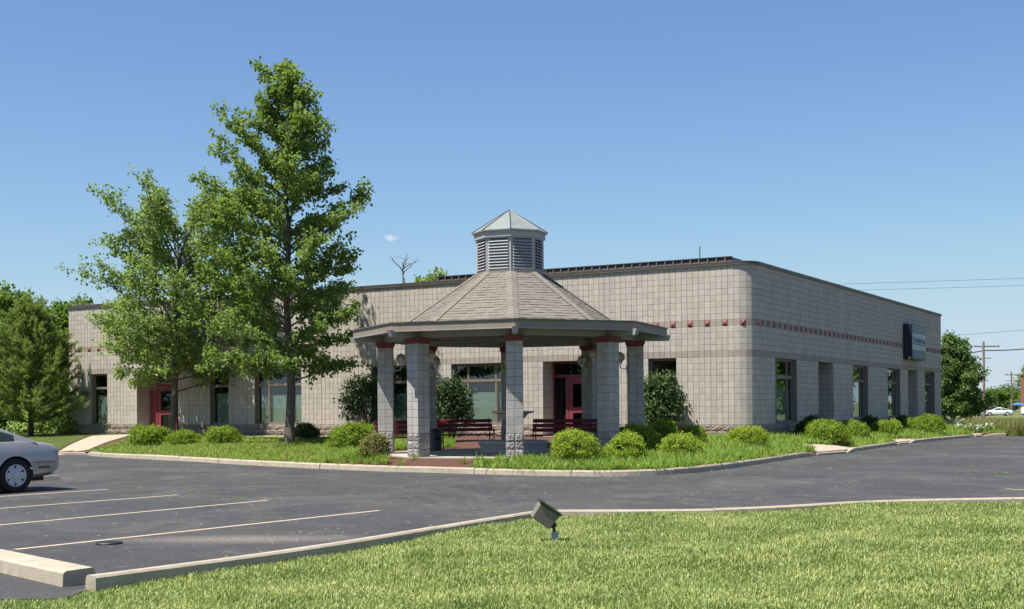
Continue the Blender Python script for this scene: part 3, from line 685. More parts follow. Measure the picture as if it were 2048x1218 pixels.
def door(kind, wl_, c, n):
    x0 = (XF0 if wl_ == 'f' else RC); xa, xb = x0 + c * RH, x0 + (c + n) * RH; z1 = 13 * RH; M = MW[wl_]; dep = 4 * RH
    j = MB(); jamb(j, xa, xb, -.15, z1, dep); j.box(xa - .05, xb + .05, WT, dep + .05, z1 + .001, z1 + .05)
    ro = j.build('door_recess', MORT, bld, M)
    items = []
    for r_ in range(13):
        for q in range(4):
            for sx, an in ((xa, R(90)), (xb, R(-90))):
                items.append((ME_B if r_ > 1 else ME_BD, T(sx + (.004 if sx == xa else -.004), (q + .5) * RH + .016, (r_ + .5) * RH) @ RZ(an)))
    merged('block', items, ro, BLK)
    MB().box(xa, xb, -.02, dep + .3, -.1, .012).build('threshold', SLABC, ro)
    y = dep - .06; f = MB(); ya, yb = y - .02, y + .06; zt_ = 2.08; fm = REDP
    if kind == 'dm': xs = [xa + .07, xa + .52, xa + .62, xb - .62, xb - .52, xb - .07]
    elif kind == 'dl': xs = [xa + .45, xa + .46, xa + .5, xa + 1.52, xa + 1.62, xb - .07]
    else: xs = [xa + .07, xa + .35, xa + .43, xb - .43, xb - .35, xb - .07]
    f.box(xa, xs[0], ya, yb, 0, z1 - .07).box(xs[5], xb, ya, yb, 0, z1 - .07).box(xa, xb, ya, yb, z1 - .07, z1 - .002)
    f.box(xs[1], xs[2], ya + .002, yb - .002, 0, zt_).box(xs[3], xs[4], ya + .002, yb - .002, 0, zt_).box(xs[0], xs[5], ya + .001, yb - .001, zt_ + .001, zt_ + .11)
    for a, e in ((xs[0], xs[1]), (xs[4], xs[5])):
        if e - a > .1: f.box(a, e, ya, yb, 0.013, .12)
    fo = f.build('door', fm, bld, M)
    for a, e in ((xs[0], xs[1]), (xs[4], xs[5])):
        if e - a > .1: MB().box(a, e, y + .01, y + .016, .12, zt_).build('side_pane', DGLASS, fo)
    MB().box(xs[0], xs[5], y + .01, y + .016, zt_ + .11, z1 - .07).build('transom_pane', DGLASS, fo)
    a, e = xs[2] + .006, xs[3] - .006; s = .17
    leaf(fo, None, a, e, .03, zt_ - .008, y - .005, [(a + s, e - s, 1.02, zt_ - .22), (a + s, e - s, .22, .82)], e - .09 if kind != 'dl' else e - s * .35)
    MB().box(xa, xb, dep + .25, dep + .27, 0, z1).build('dark_lobby', DKBR, fo) if False else None
    if kind == 'dm':
        cu = bpy.data.curves.new('house_number', 'FONT'); cu.body = '6'; cu.size = .24; cu.extrude = .004; to = bpy.data.objects.new('t', cu); COL.objects.link(to)
        dg = bpy.context.evaluated_depsgraph_get(); me = bpy.data.meshes.new_from_object(to.evaluated_get(dg)); bpy.data.objects.remove(to)
        link('house_number', me, fo, WHITEM, T((xs[0] + xs[5]) / 2 - .03, y - .002, zt_ + .16) @ Matrix.Rotation(R(90), 4, 'X'))
for wl_ in 'fr':
    for k_, c, n in OPEN[wl_]:
        if k_[0] == 'w': window(wl_, c, n)
        else: door(k_, wl_, c, n)
# ------------------------------------------------------------------ wall sign on the side wall
s0, s1 = on_wall(1806.5, 'r'), on_wall(1834.5, 'r'); sgz0, sgz1 = 3.12, 4.8
sg = empty('wall_sign'); sg.matrix_basis = BM @ MW['r'] @ T(s0, 0, sgz0)
tag(sg, 'dark blue box sign with pale lettered band on side wall', 'sign')
w_, h_ = s1 - s0, sgz1 - sgz0; NAVY = mat('sign_cabinet', (.012, .014, .03), None, 5, .4, spec=.5)
SBL = mat('sign_blue', (.085, .12, .21), None, 4, .35, spec=.5); SCR = mat('sign_cream', (.42, .47, .44), None, 4, .35, spec=.5); STX = mat('sign_letter', (.10, .15, .26), None, 4, .5)
MB().bbox(0, w_, -.42, -.05, 0, h_, .015).box(.2, .35, -.05, 0.01, .3, h_ - .3).box(w_ - .35, w_ - .2, -.05, 0.01, .3, h_ - .3).build('cabinet', NAVY, sg)
fc = MB().box(.05, w_ - .05, -.428, -.42, .05, h_ * .27).box(.05, w_ - .05, -.428, -.42, h_ * .73, h_ - .05).build('blue_panel', SBL, sg)
pn = MB().box(.05, w_ - .05, -.427, -.42, h_ * .27 + .002, h_ * .73 - .002).build('cream_panel', SCR, sg)
cu = bpy.data.curves.new('sign_lettering', 'FONT'); cu.body = 'The Rudolph Group'; cu.size = .30; cu.extrude = .003; cu.align_x = 'CENTER'; to = bpy.data.objects.new('t', cu); COL.objects.link(to)
dg = bpy.context.evaluated_depsgraph_get(); me = bpy.data.meshes.new_from_object(to.evaluated_get(dg)); bpy.data.objects.remove(to)
lw = max(v.co.x for v in me.vertices) - min(v.co.x for v in me.vertices); k = (w_ - .26) / lw
link('sign_lettering', me, sg, STX, T(w_ / 2, -.432, h_ * .48) @ Matrix.Rotation(R(90), 4, 'X') @ Matrix.Diagonal((k, 1.3, 1, 1)))
MB().box(.15, w_ - .15, -.433, -.429, h_ * .42, h_ * .455).build('underline', STX, sg)
MB().lathe([(.03, 0), (.07, .02), (.07, .08), (.04, .1)], 10, T(-.05, -.3, .06) @ Matrix.Rotation(R(90), 4, 'Y')).build('sign_lamp', GLOBE, sg)
# ------------------------------------------------------------------ gazebo
GC = Vector((-.025, 35.2, .29)); GA = R(1.5)
gaz = empty('gazebo', GC, GA); tag(gaz, 'octagonal gazebo with block columns, shingled roof and louvred cupola', 'gazebo')
GM = T(*GC) @ RZ(GA)
def oct_(r, off=0.): return [(r * math.sin(R(45 * i + off)), -r * math.cos(R(45 * i + off))) for i in range(8)]
MB().prism(oct_(3.86), -.35, -.004).build('floor_slab', SLABC, gaz)
BG = .42; CR = 3.5; hb_ = BG / 2; gw = BG / 2 - .006
MG = block_mesh('block', gw, RH - .007, GBLK); MGt = block_mesh('block', gw, .085, GBLK)
MGS = [split_mesh('split_face_block', gw, RH - .005, GSPL, 20 + s, 5, 5, .02) for s in range(4)]
lampglobe = MB().lathe([(.02, -.14), (.09, -.11), (.135, -.03), (.135, .03), (.10, .10), (.04, .14), (.02, .15)], 16).me('globe', True); lampglobe.materials.append(GLOBE)
for i in range(8):
    a = R(45 * i); p = Vector((CR * math.sin(a), -CR * math.cos(a), 0)); Mc = T(*p) @ RZ(a)
    core = MB().box(-hb_ + .015, hb_ - .015, -hb_ + .015, hb_ - .015, -.3, 14.45 * RH)
    co = core.build('column', GMOR, gaz, Mc); items = []; its = []
    for k in range(4):
        fa = R(90 * k); nrm = (GM.to_3x3() @ (RZ(a + fa).to_3x3() @ Vector((0, -1, 0)))); fp = GM @ (Mc @ (RZ(fa) @ Vector((0, -hb_, 1.3))))
        vis = nrm.dot((EYEV - fp).normalized()) > .2 and i in (0, 1, 2, 6, 7)
        for r_ in range(15):
            for q in (-.5, .5):
                z = (r_ + .5) * RH if r_ < 14 else 14 * RH + .045
                Mx = RZ(fa) @ T(q * BG / 2, -hb_ + rnd.uniform(-.001, .001), z)
                me = MGS[rnd.randrange(4)] if r_ < 3 else (MG if r_ < 14 else MGt)
                if vis: link('split_face_block' if r_ < 3 else 'block', me, co, None, Mx)
                else: (its if r_ < 3 else items).append((me, Mx))
    merged('block', items, co, GBLK); merged('split_face_block', its, co, GSPL)
    zc = 14.45 * RH
    MB().bbox(-hb_ - .012, hb_ + .012, -hb_ - .012, hb_ + .012, zc, zc + .06, .008).bbox(-hb_ - .04, hb_ + .04, -hb_ - .04, hb_ + .04, zc + .06, zc + .15, .01).build('column_cap', REDCAP, co)
    # globe sconce on the inner face
    sc = MB().box(-.05, .05, hb_, hb_ + .03, 2.2, 2.42); sc.path([(0, hb_ + .02, 2.36), (0, hb_ + .1, 2.3), (0, hb_ + .2, 2.34), (0, hb_ + .22, 2.42), (0, hb_ + .22, 2.5)], [.016] * 5, 6)
    sc.tube((0, hb_ + .22, 2.46), (0, hb_ + .22, 2.52), .06, .07, 10)
    so_ = sc.build('sconce', WHITEM, co)
    link('globe', lampglobe, so_, None, T(0, hb_ + .22, 2.64))
ZB = 14.45 * RH + .152                      # beam underside
for i in range(8):
    a = R(45 * i); c, s_ = math.cos(a), math.sin(a)
    # hip rafter with bevelled tail
    Mr = RZ(a); m = MB(); w = .07
    pr = [(-4.50, ZB + .165), (-4.44, ZB + .0), (-3.0, ZB), (-3.0, ZB + .17)]
    m.add([(-w, y, z) for y, z in pr] + [(w, y, z) for y, z in pr], [(0, 3, 2, 1), (4, 5, 6, 7), (0, 1, 5, 4), (1, 2, 6, 5), (2, 3, 7, 6), (3, 0, 4, 7)])
    m.build('hip_rafter', GRAYP, gaz, Mr)
    # ring beam between columns
    p0 = Vector((CR * s_, -CR * c, 0)); a1 = R(45 * (i + 1)); p1 = Vector((CR * math.sin(a1), -CR * math.cos(a1), 0)); L = (p1 - p0).length
    Mb = frame((p0 + p1) / 2, p1 - p0, Vector((-(p1 - p0).y, (p1 - p0).x, 0)))
    MB().box(-L / 2 + .075, L / 2 - .075, -.07, .07, ZB + .003, ZB + .30).build('ring_beam', GRAYP, gaz, Mb)
    # fascia, drip edge, soffit
    RE = 4.40; e0_ = Vector((RE * s_, -RE * c, 0)); e1_ = Vector((RE * math.sin(a1), -RE * math.cos(a1), 0)); LE = (e1_ - e0_).length
    Mf = frame((e0_ + e1_) / 2, e1_ - e0_, Vector((-(e1_ - e0_).y, (e1_ - e0_).x, 0)))
    z0_, z1_ = ZB + .135, ZB + .345
    q = .015
    fb = MB().add([(-LE / 2, 0, z0_), (LE / 2, 0, z0_), (LE / 2, 0, z1_), (-LE / 2, 0, z1_), (-LE / 2 + q, .035, z0_), (LE / 2 - q, .035, z0_), (LE / 2 - q, .035, z1_), (-LE / 2 + q, .035, z1_)],
                  [(0, 1, 2, 3), (5, 4, 7, 6), (0, 4, 5, 1), (3, 2, 6, 7)]); fo_ = fb.build('fascia_board', FASC, gaz, Mf)
    MB().box(-LE / 2 + .02, LE / 2 - .02, -.012, -.001, z0_ - .012, z0_ + .012).build('lower_trim', GRAYP, fo_)
    MB().add([(-LE / 2 - .012, -.03, z1_ - .012), (LE / 2 + .012, -.03, z1_ - .012), (LE / 2 + .012, -.03, z1_ + .02), (-LE / 2 - .012, -.03, z1_ + .02), (-LE / 2 + .02, .05, z1_ + .024), (LE / 2 - .02, .05, z1_ + .024)], [(0, 1, 2, 3), (3, 2, 5, 4)]).build('drip_edge', COPE, fo_)
    # soffit / ceiling under the roof deck
    def P(r, an, z): return (r * math.sin(an), -r * math.cos(an), z)
    MB().add([P(4.38, a, ZB + .17), P(4.38, a1, ZB + .17), P(3.05, a1, ZB + .20), P(3.05, a, ZB + .20), P(.9, a1, ZB + 1.5), P(.9, a, ZB + 1.5)], [(0, 1, 2, 3), (3, 2, 4, 5)]).build('ceiling_panel', SOFF, gaz)
for an in (20, 65, 110, 155):
    a = R(an + 2.5); MB().tube((3.3 * math.sin(a), -3.3 * math.cos(a), ZB + .05), (-3.3 * math.sin(a), 3.3 * math.cos(a), ZB + .05 + .002 * an / 10), .011, n=5).build('tie_rod', GRAYP, gaz)
# roof deck: low skirt then steep slope
RB, ZK = 3.05, ZB + .425; RT, ZTOP = .97, ZB + .425 + 1.44; ZE = ZB + .365
tab = MB().add([(-.5, 0, 0), (.5, 0, 0), (.5, 1, 0), (-.5, 1, 0), (-.5, 0, 1), (.5, 0, 1), (.5, 1, .15), (-.5, 1, .15)], [(4, 5, 6, 7), (0, 1, 5, 4), (1, 2, 6, 5), (3, 0, 4, 7)]).me('shingle'); tab.materials.append(SHING)
capm = MB().add([(-.15, 0, -.045), (0, 0, 0), (.15, 0, -.045), (-.14, .24, -.05), (0, .24, -.008), (.14, .24, -.05), (-.15, 0, -.062), (0, 0, -.018), (.15, 0, -.062)], [(0, 1, 4, 3), (1, 2, 5, 4), (6, 7, 1, 0), (7, 8, 2, 1)]).me('hip_shingle'); capm.materials.append(SHING)
roof = MB(); 
for i in range(8):
    a, a1 = R(45 * i), R(45 * (i + 1))
    roof.add([P(4.41, a, ZE - .02), P(4.41, a1, ZE - .02), P(RB, a1, ZK - .012), P(RB, a, ZK - .012), P(RT, a1, ZTOP - .012), P(RT, a, ZTOP - .012)], [(0, 1, 2, 3), (3, 2, 4, 5)])
ro = roof.build('roof', SHING, gaz)
rest = []; cnt = 0
for i in range(8):
    a, a1 = R(45 * i), R(45 * (i + 1)); vis = i in (0, 7)
    for (ra, za, rb_, zb_, isv) in ((4.41, ZE - .018, RB, ZK - .01, False), (RB, ZK - .01, RT, ZTOP - .01, vis)):
        A0_, A1_ = Vector(P(ra, a, za)), Vector(P(ra, a1, za)); B0_, B1_ = Vector(P(rb_, a, zb_)), Vector(P(rb_, a1, zb_))
        up = ((B0_ + B1_) / 2 - (A0_ + A1_) / 2); SL = up.length; up.normalize(); xd = (A1_ - A0_).normalized(); nrm = xd.cross(up)
        nc = round(SL / .129)
        for k in range(nc):
            t = k / nc; t2 = (k + 1) / nc; pa = A0_.lerp(B0_, t); pb = A1_.lerp(B1_, t); wl2 = (A0_.lerp(B0_, t2) - A1_.lerp(B1_, t2)).length; W_ = max(wl2, .5) - .02; mid = (pa + pb) / 2
            x = -W_ / 2; first = True
            while x < W_ / 2 - .03:
                w = rnd.uniform(.14, .24) if not first else rnd.uniform(.1, .22); first = False
                if x + w > W_ / 2 - .07: w = W_ / 2 - x
                th = rnd.choice((.015, .019, .024)); Mx = frame(mid + xd * (x + w / 2) - up * rnd.choice((.012, .016, .021)), xd, up) @ Matrix.Diagonal((w - .004, SL / nc + .05, th, 1))
                if isv and cnt < 296: link('shingle', tab, ro, None, Mx); cnt += 1
                else: rest.append((tab, Mx))
                x += w
        if ra == RB:
            hd = (B0_ - A0_); HL = hd.length; hd.normalize(); out = Vector((math.sin(a), -math.cos(a), 0)); xx = Vector((math.cos(a), math.sin(a), 0)); n2 = xx.cross(hd)
            nh = round(HL / .14)
            for k in range(nh):
                Mx = frame(A0_ + hd * (HL * k / nh) + n2 * .045, xx, hd)
                if i in (0, 1, 2, 6, 7): link('hip_shingle', capm, ro, None, Mx)
                else: rest.append((capm, Mx))
merged('shingle', rest, ro, SHING)
# cupola
ZC0 = ZTOP - .05; ZC1 = ZC0 + .10; ZL1 = ZC0 + 1.03; RCU = .94
MB().prism(oct_(1.03), ZC0 - .12, ZC0 + .02).prism(oct_(.985), ZC0 + .021, ZC1).build('cupola_base', FASC, gaz)
MB().prism(oct_(1.0), ZL1, ZL1 + .15).prism(oct_(1.04), ZL1 + .151, ZL1 + .19).build('cupola_cornice', CUPP, gaz)
slat = MB().add([(-.5, -.035, 0), (.5, -.035, 0), (.5, .05, .07), (-.5, .05, .07), (-.5, -.035, .014), (.5, -.035, .014), (.5, .05, .084), (-.5, .05, .084)], [(0, 3, 2, 1), (4, 5, 6, 7), (0, 1, 5, 4), (2, 3, 7, 6), (1, 2, 6, 5), (3, 0, 4, 7)]).me('louver_slat'); slat.materials.append(CUPP)
DARK = mat('louver_void', (.02, .02, .022), None, 4, .9)
for i in range(8):
    a, a1 = R(45 * i), R(45 * (i + 1)); am = (a + a1) / 2; ap_ = RCU * math.cos(R(22.5)); ww = 2 * RCU * math.sin(R(22.5))
    Mp = RZ(am) @ T(0, -ap_, 0)
    lv = MB().box(-ww / 2 + .05, ww / 2 - .05, .06, .075, ZC1, ZL1).build('louver_panel', DARK, gaz, Mp)
    MB().box(-ww / 2 + .06, ww / 2 - .06, -.012, .05, ZC1, ZC1 + .05).box(-ww / 2 + .06, ww / 2 - .06, -.012, .05, ZL1 - .035, ZL1).build('louver_rail', CUPP, lv)
    ns = 10
    for k in range(ns):
        link('louver_slat', slat, lv, None, T(0, 0, ZC1 + .055 + (ZL1 - ZC1 - .11) * k / ns) @ Matrix.Diagonal((ww - .13, 1, 1, 1)))
    Mq = RZ(a) @ T(0, -RCU, 0); MB().add([(-.075, .045, ZC1), (0, -.008, ZC1), (.075, .045, ZC1), (.05, .1, ZC1), (-.05, .1, ZC1), (-.075, .045, ZL1), (0, -.008, ZL1), (.075, .045, ZL1), (.05, .1, ZL1), (-.05, .1, ZL1)], [(0, 1, 6, 5), (1, 2, 7, 6), (2, 3, 8, 7), (3, 4, 9, 8), (4, 0, 5, 9)]).build('cupola_post', CUPP, gaz, Mq)
    za, zp = ZL1 + .20, ZL1 + .20 + .66; rc = 1.06
    cpn = MB().add([P(rc, a, za), P(rc, a1, za), (0, 0, zp), P(rc, a, za - .03), P(rc, a1, za - .03)], [(0, 1, 2), (3, 4, 1, 0)]).build('cupola_roof_panel', COPPER, gaz)
    MB().tube(P(rc + .01, a, za + .003), (0, 0, zp + .005), .017, .012, 5).build('roof_seam', COPE, cpn)
# ------------------------------------------------------------------ benches, fountain, litter bin
def make_bench(name, label, loc, face, L=1.83):
    f = Vector((face[0], face[1], 0)).normalized(); t = empty(name, loc, math.atan2(f.x, -f.y)); tag(t, label, 'bench', 'red benches in the gazebo')
    for k in range(4): MB().bbox(-L / 2, L / 2, -.26 + .115 * k, -.16 + .115 * k, .42 - .008 * k, .45 - .008 * k, .006).build('seat_slat', BENCH, t)
    for k in range(3): 
        z = .52 + .135 * k; y = .20 + .045 * k; MB().bbox(-L / 2, L / 2, -.014, .014, 0, .105, .006, T(0, y, z) @ Matrix.Rotation(R(-14), 4, 'X')).build('back_slat', BENCH, t)
    for s_ in (-1, 1):
        x = s_ * (L / 2 - .1); m = MB()
        m.path([(x, -.3, 0), (x, -.25, .12), (x, -.27, .3), (x, -.24, .43)], [.022, .018, .016, .018], 6).path([(x, .28, 0), (x, .2, .15), (x, .19, .42), (x, .25, .65), (x, .32, .92)], [.022, .018, .018, .016, .016], 6)
        m.path([(x, -.24, .42), (x, .2, .40)], [.018, .018], 6).path([(x, -.25, .2), (x, -.05, .28), (x, .19, .2)], [.013] * 3, 5)
        m.build('iron_end', IRON, t)
        ar = MB().path([(x, -.24, .43), (x, -.3, .53), (x, -.26, .63), (x, -.1, .65), (x, .1, .64), (x, .25, .66)], [.016] * 6, 6).path([(x, -.26, .53), (x, -.19, .57), (x, -.2, .5), (x, -.25, .49)], [.012] * 4, 5); ar.build('armrest', IRON, t)
    return t
zf = GC.z + .0
make_bench('park_bench', 'red slatted bench standing in front of the wide window behind fountain', (-1.42, 38.9, zf), (.31, -.95))
make_bench('park_bench', 'red slatted bench at the left columns, in part sunlit', (-3.15, 35.9, zf), (.72, -.69), 1.6)
make_bench('park_bench', 'red slatted bench between fountain and red entrance door', (1.55, 37.1, zf), (-.18, -.98), 2.0)
fx = pd(1026, 850, 35.2).x
ft = empty('fountain', (fx, 35.2, zf)); tag(ft, 'grey stone pedestal fountain with wide bowl inside the gazebo', 'fountain')
MB().lathe([(.93, 0), (.95, .04), (.90, .09), (.94, .2), (.98, .27), (.98, .33), (.90, .335), (.86, .16), (.02, .15)], 40).build('basin', FOUNT, ft, smooth=False)
MB().lathe([(.30, .151), (.30, .22), (.22, .27), (.16, .36), (.14, .62), (.19, .70), (.15, .76), (.17, .84)], 20).build('pedestal', FOUNT, ft)
MB().lathe([(.16, .841), (.26, .90), (.36, .98), (.42, 1.07), (.52, 1.10), (.60, 1.115), (.60, 1.15), (.52, 1.155), (.40, 1.07), (.02, 1.03)], 36).build('bowl', FOUNT, ft)
lb = empty('litter_bin', (-2.25, 37.15, zf)); tag(lb, 'small dark litter bin beside a rear gazebo column', 'bin')
BIN = mat('bin_plastic', (.05, .052, .06), None, 5, .5)
MB().lathe([(.13, 0), (.16, .02), (.17, .5), (.18, .52)], 14).build('bin_body', BIN, lb); MB().lathe([(.185, .521), (.18, .57), (.10, .64), (.03, .66)], 14).build('bin_lid', IRON, lb)
MB().lathe([(.06, 0), (.07, .01), (.06, .02)], 12, T(.05, -.165, .35) @ Matrix.Rotation(R(90), 4, 'X')).build('bin_opening', DARK, lb)
# ------------------------------------------------------------------ car
def loft(secs):
    m = MB(); k = len(secs[0])
    for s_ in secs: m.v += [tuple(p) for p in s_]
    for i in range(len(secs) - 1):
        for j in range(k - 1): a = i * k + j; m.f.append((a, a + 1, a + k + 1, a + k))
    m.f.append(tuple(range(k - 1, -1, -1))); m.f.append(tuple((len(secs) - 1) * k + j for j in range(k)))
    return m
def interp(tbl, x):
    for (a, va), (b_, vb) in zip(tbl, tbl[1:]):
        if x <= b_: t = (x - a) / (b_ - a); return va + (vb - va) * max(0, t)
    return tbl[-1][1]
def sedan_mesh(L=5.15, wheels=(1.03, 3.93), boxy=False):
    """x from rear (0) to nose (L); y half widths; returns lower body bmesh with wheel arches cut"""
    deck = [(0, .74), (.03, .86), (.10, .905), (.5, .97), (.95, 1.01), (1.5, 1.0), (3.4, .97), (3.7, .95), (4.5, .86), (4.95, .74), (L, .58)]
    if boxy: deck = [(0, .95), (.05, 1.02), (3.3, 1.0), (3.5, .98), (4.7, .92), (4.95, .8), (L, .6)]
    bot = [(0, .42), (.12, .32), (.5, .27), (1.5, .22), (3.4, .22), (4.7, .24), (L, .32)]
    wid = [(0, .66), (.06, .76), (.25, .84), (.8, .90), (2.5, .92), (4.2, .89), (4.8, .80), (5.0, .70), (L, .55)]
    xs = [0, .03, .07, .14, .25, .4, .55] + [.7 + .15 * i for i in range(27)] + [4.8, 4.9, 5.0, 5.08, L]
    secs = []
    for x in xs:
        zt, zb, w = interp(deck, x), interp(bot, x), interp(wid, x); e = max(0., (x - .0))
        bul = .05 * math.exp(-((x) / .2) ** 2) if x < .6 else 0
        half = [(w * .80, zb), (w * .95, zb + .07), (w * .985 + bul * .2, zb + (zt - zb) * .30), (w, zb + (zt - zb) * .45), (w * .985, zb + (zt - zb) * .62), (w * .955, zb + (zt - zb) * .82), (w * .90, zt - .035), (w * .80, zt - .003), (w * .4, zt + .012)]
        secs.append([(x, -y, z) for y, z in half] + [(x, y, z) for y, z in half[::-1]])
    return loft(secs)
def cut_arches(me, wheels, R_=.375, zc=.33, W=1.2):
    o = bpy.data.objects.new('tmp', me); COL.objects.link(o); cs = []
    for x in wheels:
        for sd in (-1, 1):
            m = MB().lathe([(R_, -.32), (R_, .32)], 40, T(x, sd * .86, zc) @ Matrix.Rotation(R(90), 4, 'X')); c = link('cut', m.me('cut')); cs.append(c)
            md = o.modifiers.new('b', 'BOOLEAN'); md.operation = 'DIFFERENCE'; md.solver = 'EXACT'; md.object = c
    dg = bpy.context.evaluated_depsgraph_get(); out = bpy.data.meshes.new_from_object(o.evaluated_get(dg))
    for c in cs + [o]: bpy.data.objects.remove(c)
    return out
TYRE = mat('tyre_rubber', (.018, .018, .019), None, 9, .8); RIM = mat('wheel_alloy', (.50, .51, .53), None, 5, .4, metal=.0, spec=.5); CGLASS = glass('car_glass', (.35, .42, .38), 1.6)
BLKT = mat('black_trim', (.012, .012, .013), None, 5, .5); LAMPR = mat('lamp_red', (.17, .02, .015), None, 4, .25, spec=.5)
def paint(name, c, metal=.55, rough=.32):
    m = mat(name, c, tuple(x * .96 for x in c), 2, rough, metal=metal, spec=.5)
    b_ = m.node_tree.nodes['Principled BSDF']; b_.inputs['Coat Weight'].default_value = .7; b_.inputs['Coat Roughness'].default_value = .05; return m
tyre_me = MB().lathe([(.215, -.10), (.30, -.11), (.325, -.095), (.333, -.05), (.333, .05), (.325, .095), (.30, .11), (.215, .10)], 40, cap=False).me('tyre', True); tyre_me.materials.append(TYRE)
def rim_mesh():
    m = MB(); n = 6
    m.lathe([(.218, .07), (.222, .095), (.205, .104), (.190, .09), (.188, .05)], 36, cap=False)
    for k in range(n):                     # six broad spokes
        a = 2 * math.pi * k / n; Mx = RZ(a); m.add([(.0, -.05, .085), (.19, -.068, .075), (.20, 0, .088), (.19, .068, .075), (0, .05, .085), (0, 0, .104), (.0, -.05, .04), (.19, -.068, .04), (.19, .068, .04), (0, .05, .04)], [(0, 1, 2, 5), (5, 2, 3, 4), (0, 6, 7, 1), (3, 8, 9, 4)], Mx)
    m.lathe([(.065, .08), (.062, .112), (.045, .118), (.01, .12)], 18)
    return m
rim_me = rim_mesh().me('rim'); rim_me.materials.append(RIM)
void_me = MB().lathe([(.19, .0), (.19, .03)], 30).me('rim_void'); void_me.materials.append(BLKT)
BODY_ME = {}
def greenhouse(boxy=False):
    """pillars+roof as one shell, glass panes proud of it"""
    roof = [(.55, .985), (1.15, 1.22), (1.7, 1.385), (2.3, 1.41), (2.75, 1.36), (3.55, .99)]
    if boxy: roof = [(.10, 1.0), (.25, 1.62), (1.2, 1.74), (2.4, 1.72), (2.9, 1.62), (3.5, 1.0)]
    secs = []
    for x, z in roof:
        t = (z - .985) / (.42 if not boxy else .74); w0 = .80; w1 = .80 - .21 * t if not boxy else .82 - .1 * t
        secs.append([(x, -w0, .94), (x, -w1, z - .03), (x, -w1 * .85, z), (x, w1 * .85, z), (x, w1, z - .03), (x, w0, .94)])
    return loft(secs), roof
def make_car(name, label, loc, heading, pm, boxy=False, group=None, detail=True):
    t = empty(name, loc, heading); tag(t, label, 'car', group); wh = (1.03, 3.93)
    key = boxy
    if key not in BODY_ME:
        me = cut_arches(sedan_mesh(boxy=boxy).me('body'), wh); me.shade_smooth()
        try: me.set_sharp_from_angle(angle=R(32))
        except Exception: pass
        g, rf = greenhouse(boxy); gm = g.me('cabin'); BODY_ME[key] = (me, gm, rf)
    me, gm, rf = BODY_ME[key]
    me = me.copy(); me.materials.clear(); me.materials.append(pm); bo = link('body', me, t)
    gm = gm.copy(); gm.materials.clear(); gm.materials.append(pm); link('roof', gm, t)
    # glass
    for i_ in range(len(rf) - 1):
        pass
    def gq(pts, nm): MB().add(pts, [tuple(range(len(pts)))]).build(nm, CGLASS, t)
    def side(x, f):                        # point on cabin side at station x and height fraction f
        z = interp(rf, x); tt = (z - .985) / (.42 if not boxy else .74); w0 = .80; w1 = .80 - .21 * tt if not boxy else .82 - .1 * tt
        zz = .94 + (z - .03 - .94) * f; return (w0 + (w1 - w0) * f, zz)
    spans = ((1.0, 1.95), (2.02, 3.05)) if not boxy else ((.35, 1.2), (1.28, 2.1), (2.18, 3.05))
    for sd in (-1, 1):
        for a, b_ in spans:
            n_ = 4; lo = []; hi = []
            for k in range(n_ + 1):
                x = a + (b_ - a) * k / n_; w, z = side(x, .14); lo.append((x, sd * (w + .006), z)); w, z = side(x, .88); hi.append((x, sd * (w + .006), z))
            q = lo + hi[::-1]; m = MB().add(q if sd < 0 else q[::-1], [tuple(range(len(q)))]); m.build('side_window', CGLASS if detail else BLKT, t)
    x0, z0 = rf[0]; x1, z1 = rf[2]; xm, zm = rf[1]
    def across(xa, za, xb, zb, nm):
        d = Vector((-(zb - za), 0, (xb - xa))).normalized() * .008
        if d.z < 0: d = -d
        wa = (.66 if not boxy else .72); wb = .52 if not boxy else .66
        m = MB().add([(xa + d.x, -wa, za + d.z), (xb + d.x, -wb, zb + d.z), (xb + d.x, wb, zb + d.z), (xa + d.x, wa, za + d.z)], [(0, 1, 2, 3)]); m.build(nm, BLKT if not detail else CGLASS, t)
    across(x0 + .08, z0 + .04, xm, zm, 'rear_window'); across(rf[-1][0] - .1, rf[-1][1] + .05, rf[-2][0] + .05, rf[-2][1] - .02, 'windscreen')
    for x in wh:
        for sd in (-1, 1):
            Mx = T(x, sd * .79, .33) @ Matrix.Rotation(R(90 * sd) if sd < 0 else R(-90), 4, 'X')
            Mx = T(x, sd * .79, .333) @ Matrix.Rotation(R(90) if sd < 0 else R(-90), 4, 'X')
            w = empty('wheel', parent=t); w.matrix_basis = Mx
            link('tyre', tyre_me, w); link('rim', rim_me, w); link('rim_void', void_me, w)
    MB().box(.3, 4.8, -.60, .60, .2, .40).build('underbody', BLKT, t)
    for x in wh: MB().box(x - .36, x + .36, -.62, .62, .35, .72).build('wheel_well', BLKT, t)
    for sd in (-1, 1):
        m = MB().add([(.01, sd * .60, .62), (.09, sd * .795, .62), (.14, sd * .79, .80), (.05, sd * .60, .82)], [(0, 1, 2, 3) if sd < 0 else (3, 2, 1, 0)])
        m2 = MB().bbox(-.006, .03, -.10, .09, -.075, .075, .008, T(.052, sd * .67, .71) @ RZ(sd * R(-28))); m2.build('tail_lamp', LAMPR, t)
        MB().bbox(-.01, .03, -.16, .16, -.06, .06, .008, T(5.0, sd * .56, .66) @ RZ(sd * R(20))).build('headlight', GLOBE, t)
        if detail:
            MB().bbox(.30, .55, sd * .865 - .012, sd * .865 + .012, .455, .485, .006).build('side_marker', LAMPR, t)
            dl = MB()
            for xx in (1.62,): dl.box(xx - .005, xx + .005, sd * .90 - .012, sd * .90 + .009, .5, .93)
            dl.build('door_gap', BLKT, t)
            MB().path([(.20, sd * .868, .565), (.45, sd * .892, .57), (.66, sd * .905, .572)], [.006] * 3, 5).build('body_crease', BLKT, t)
            if sd < 0: MB().bbox(1.25, 1.43, -.872, -.855, .80, .90, .008, Matrix.Identity(4)).build('fuel_flap', pm, t)
    return t
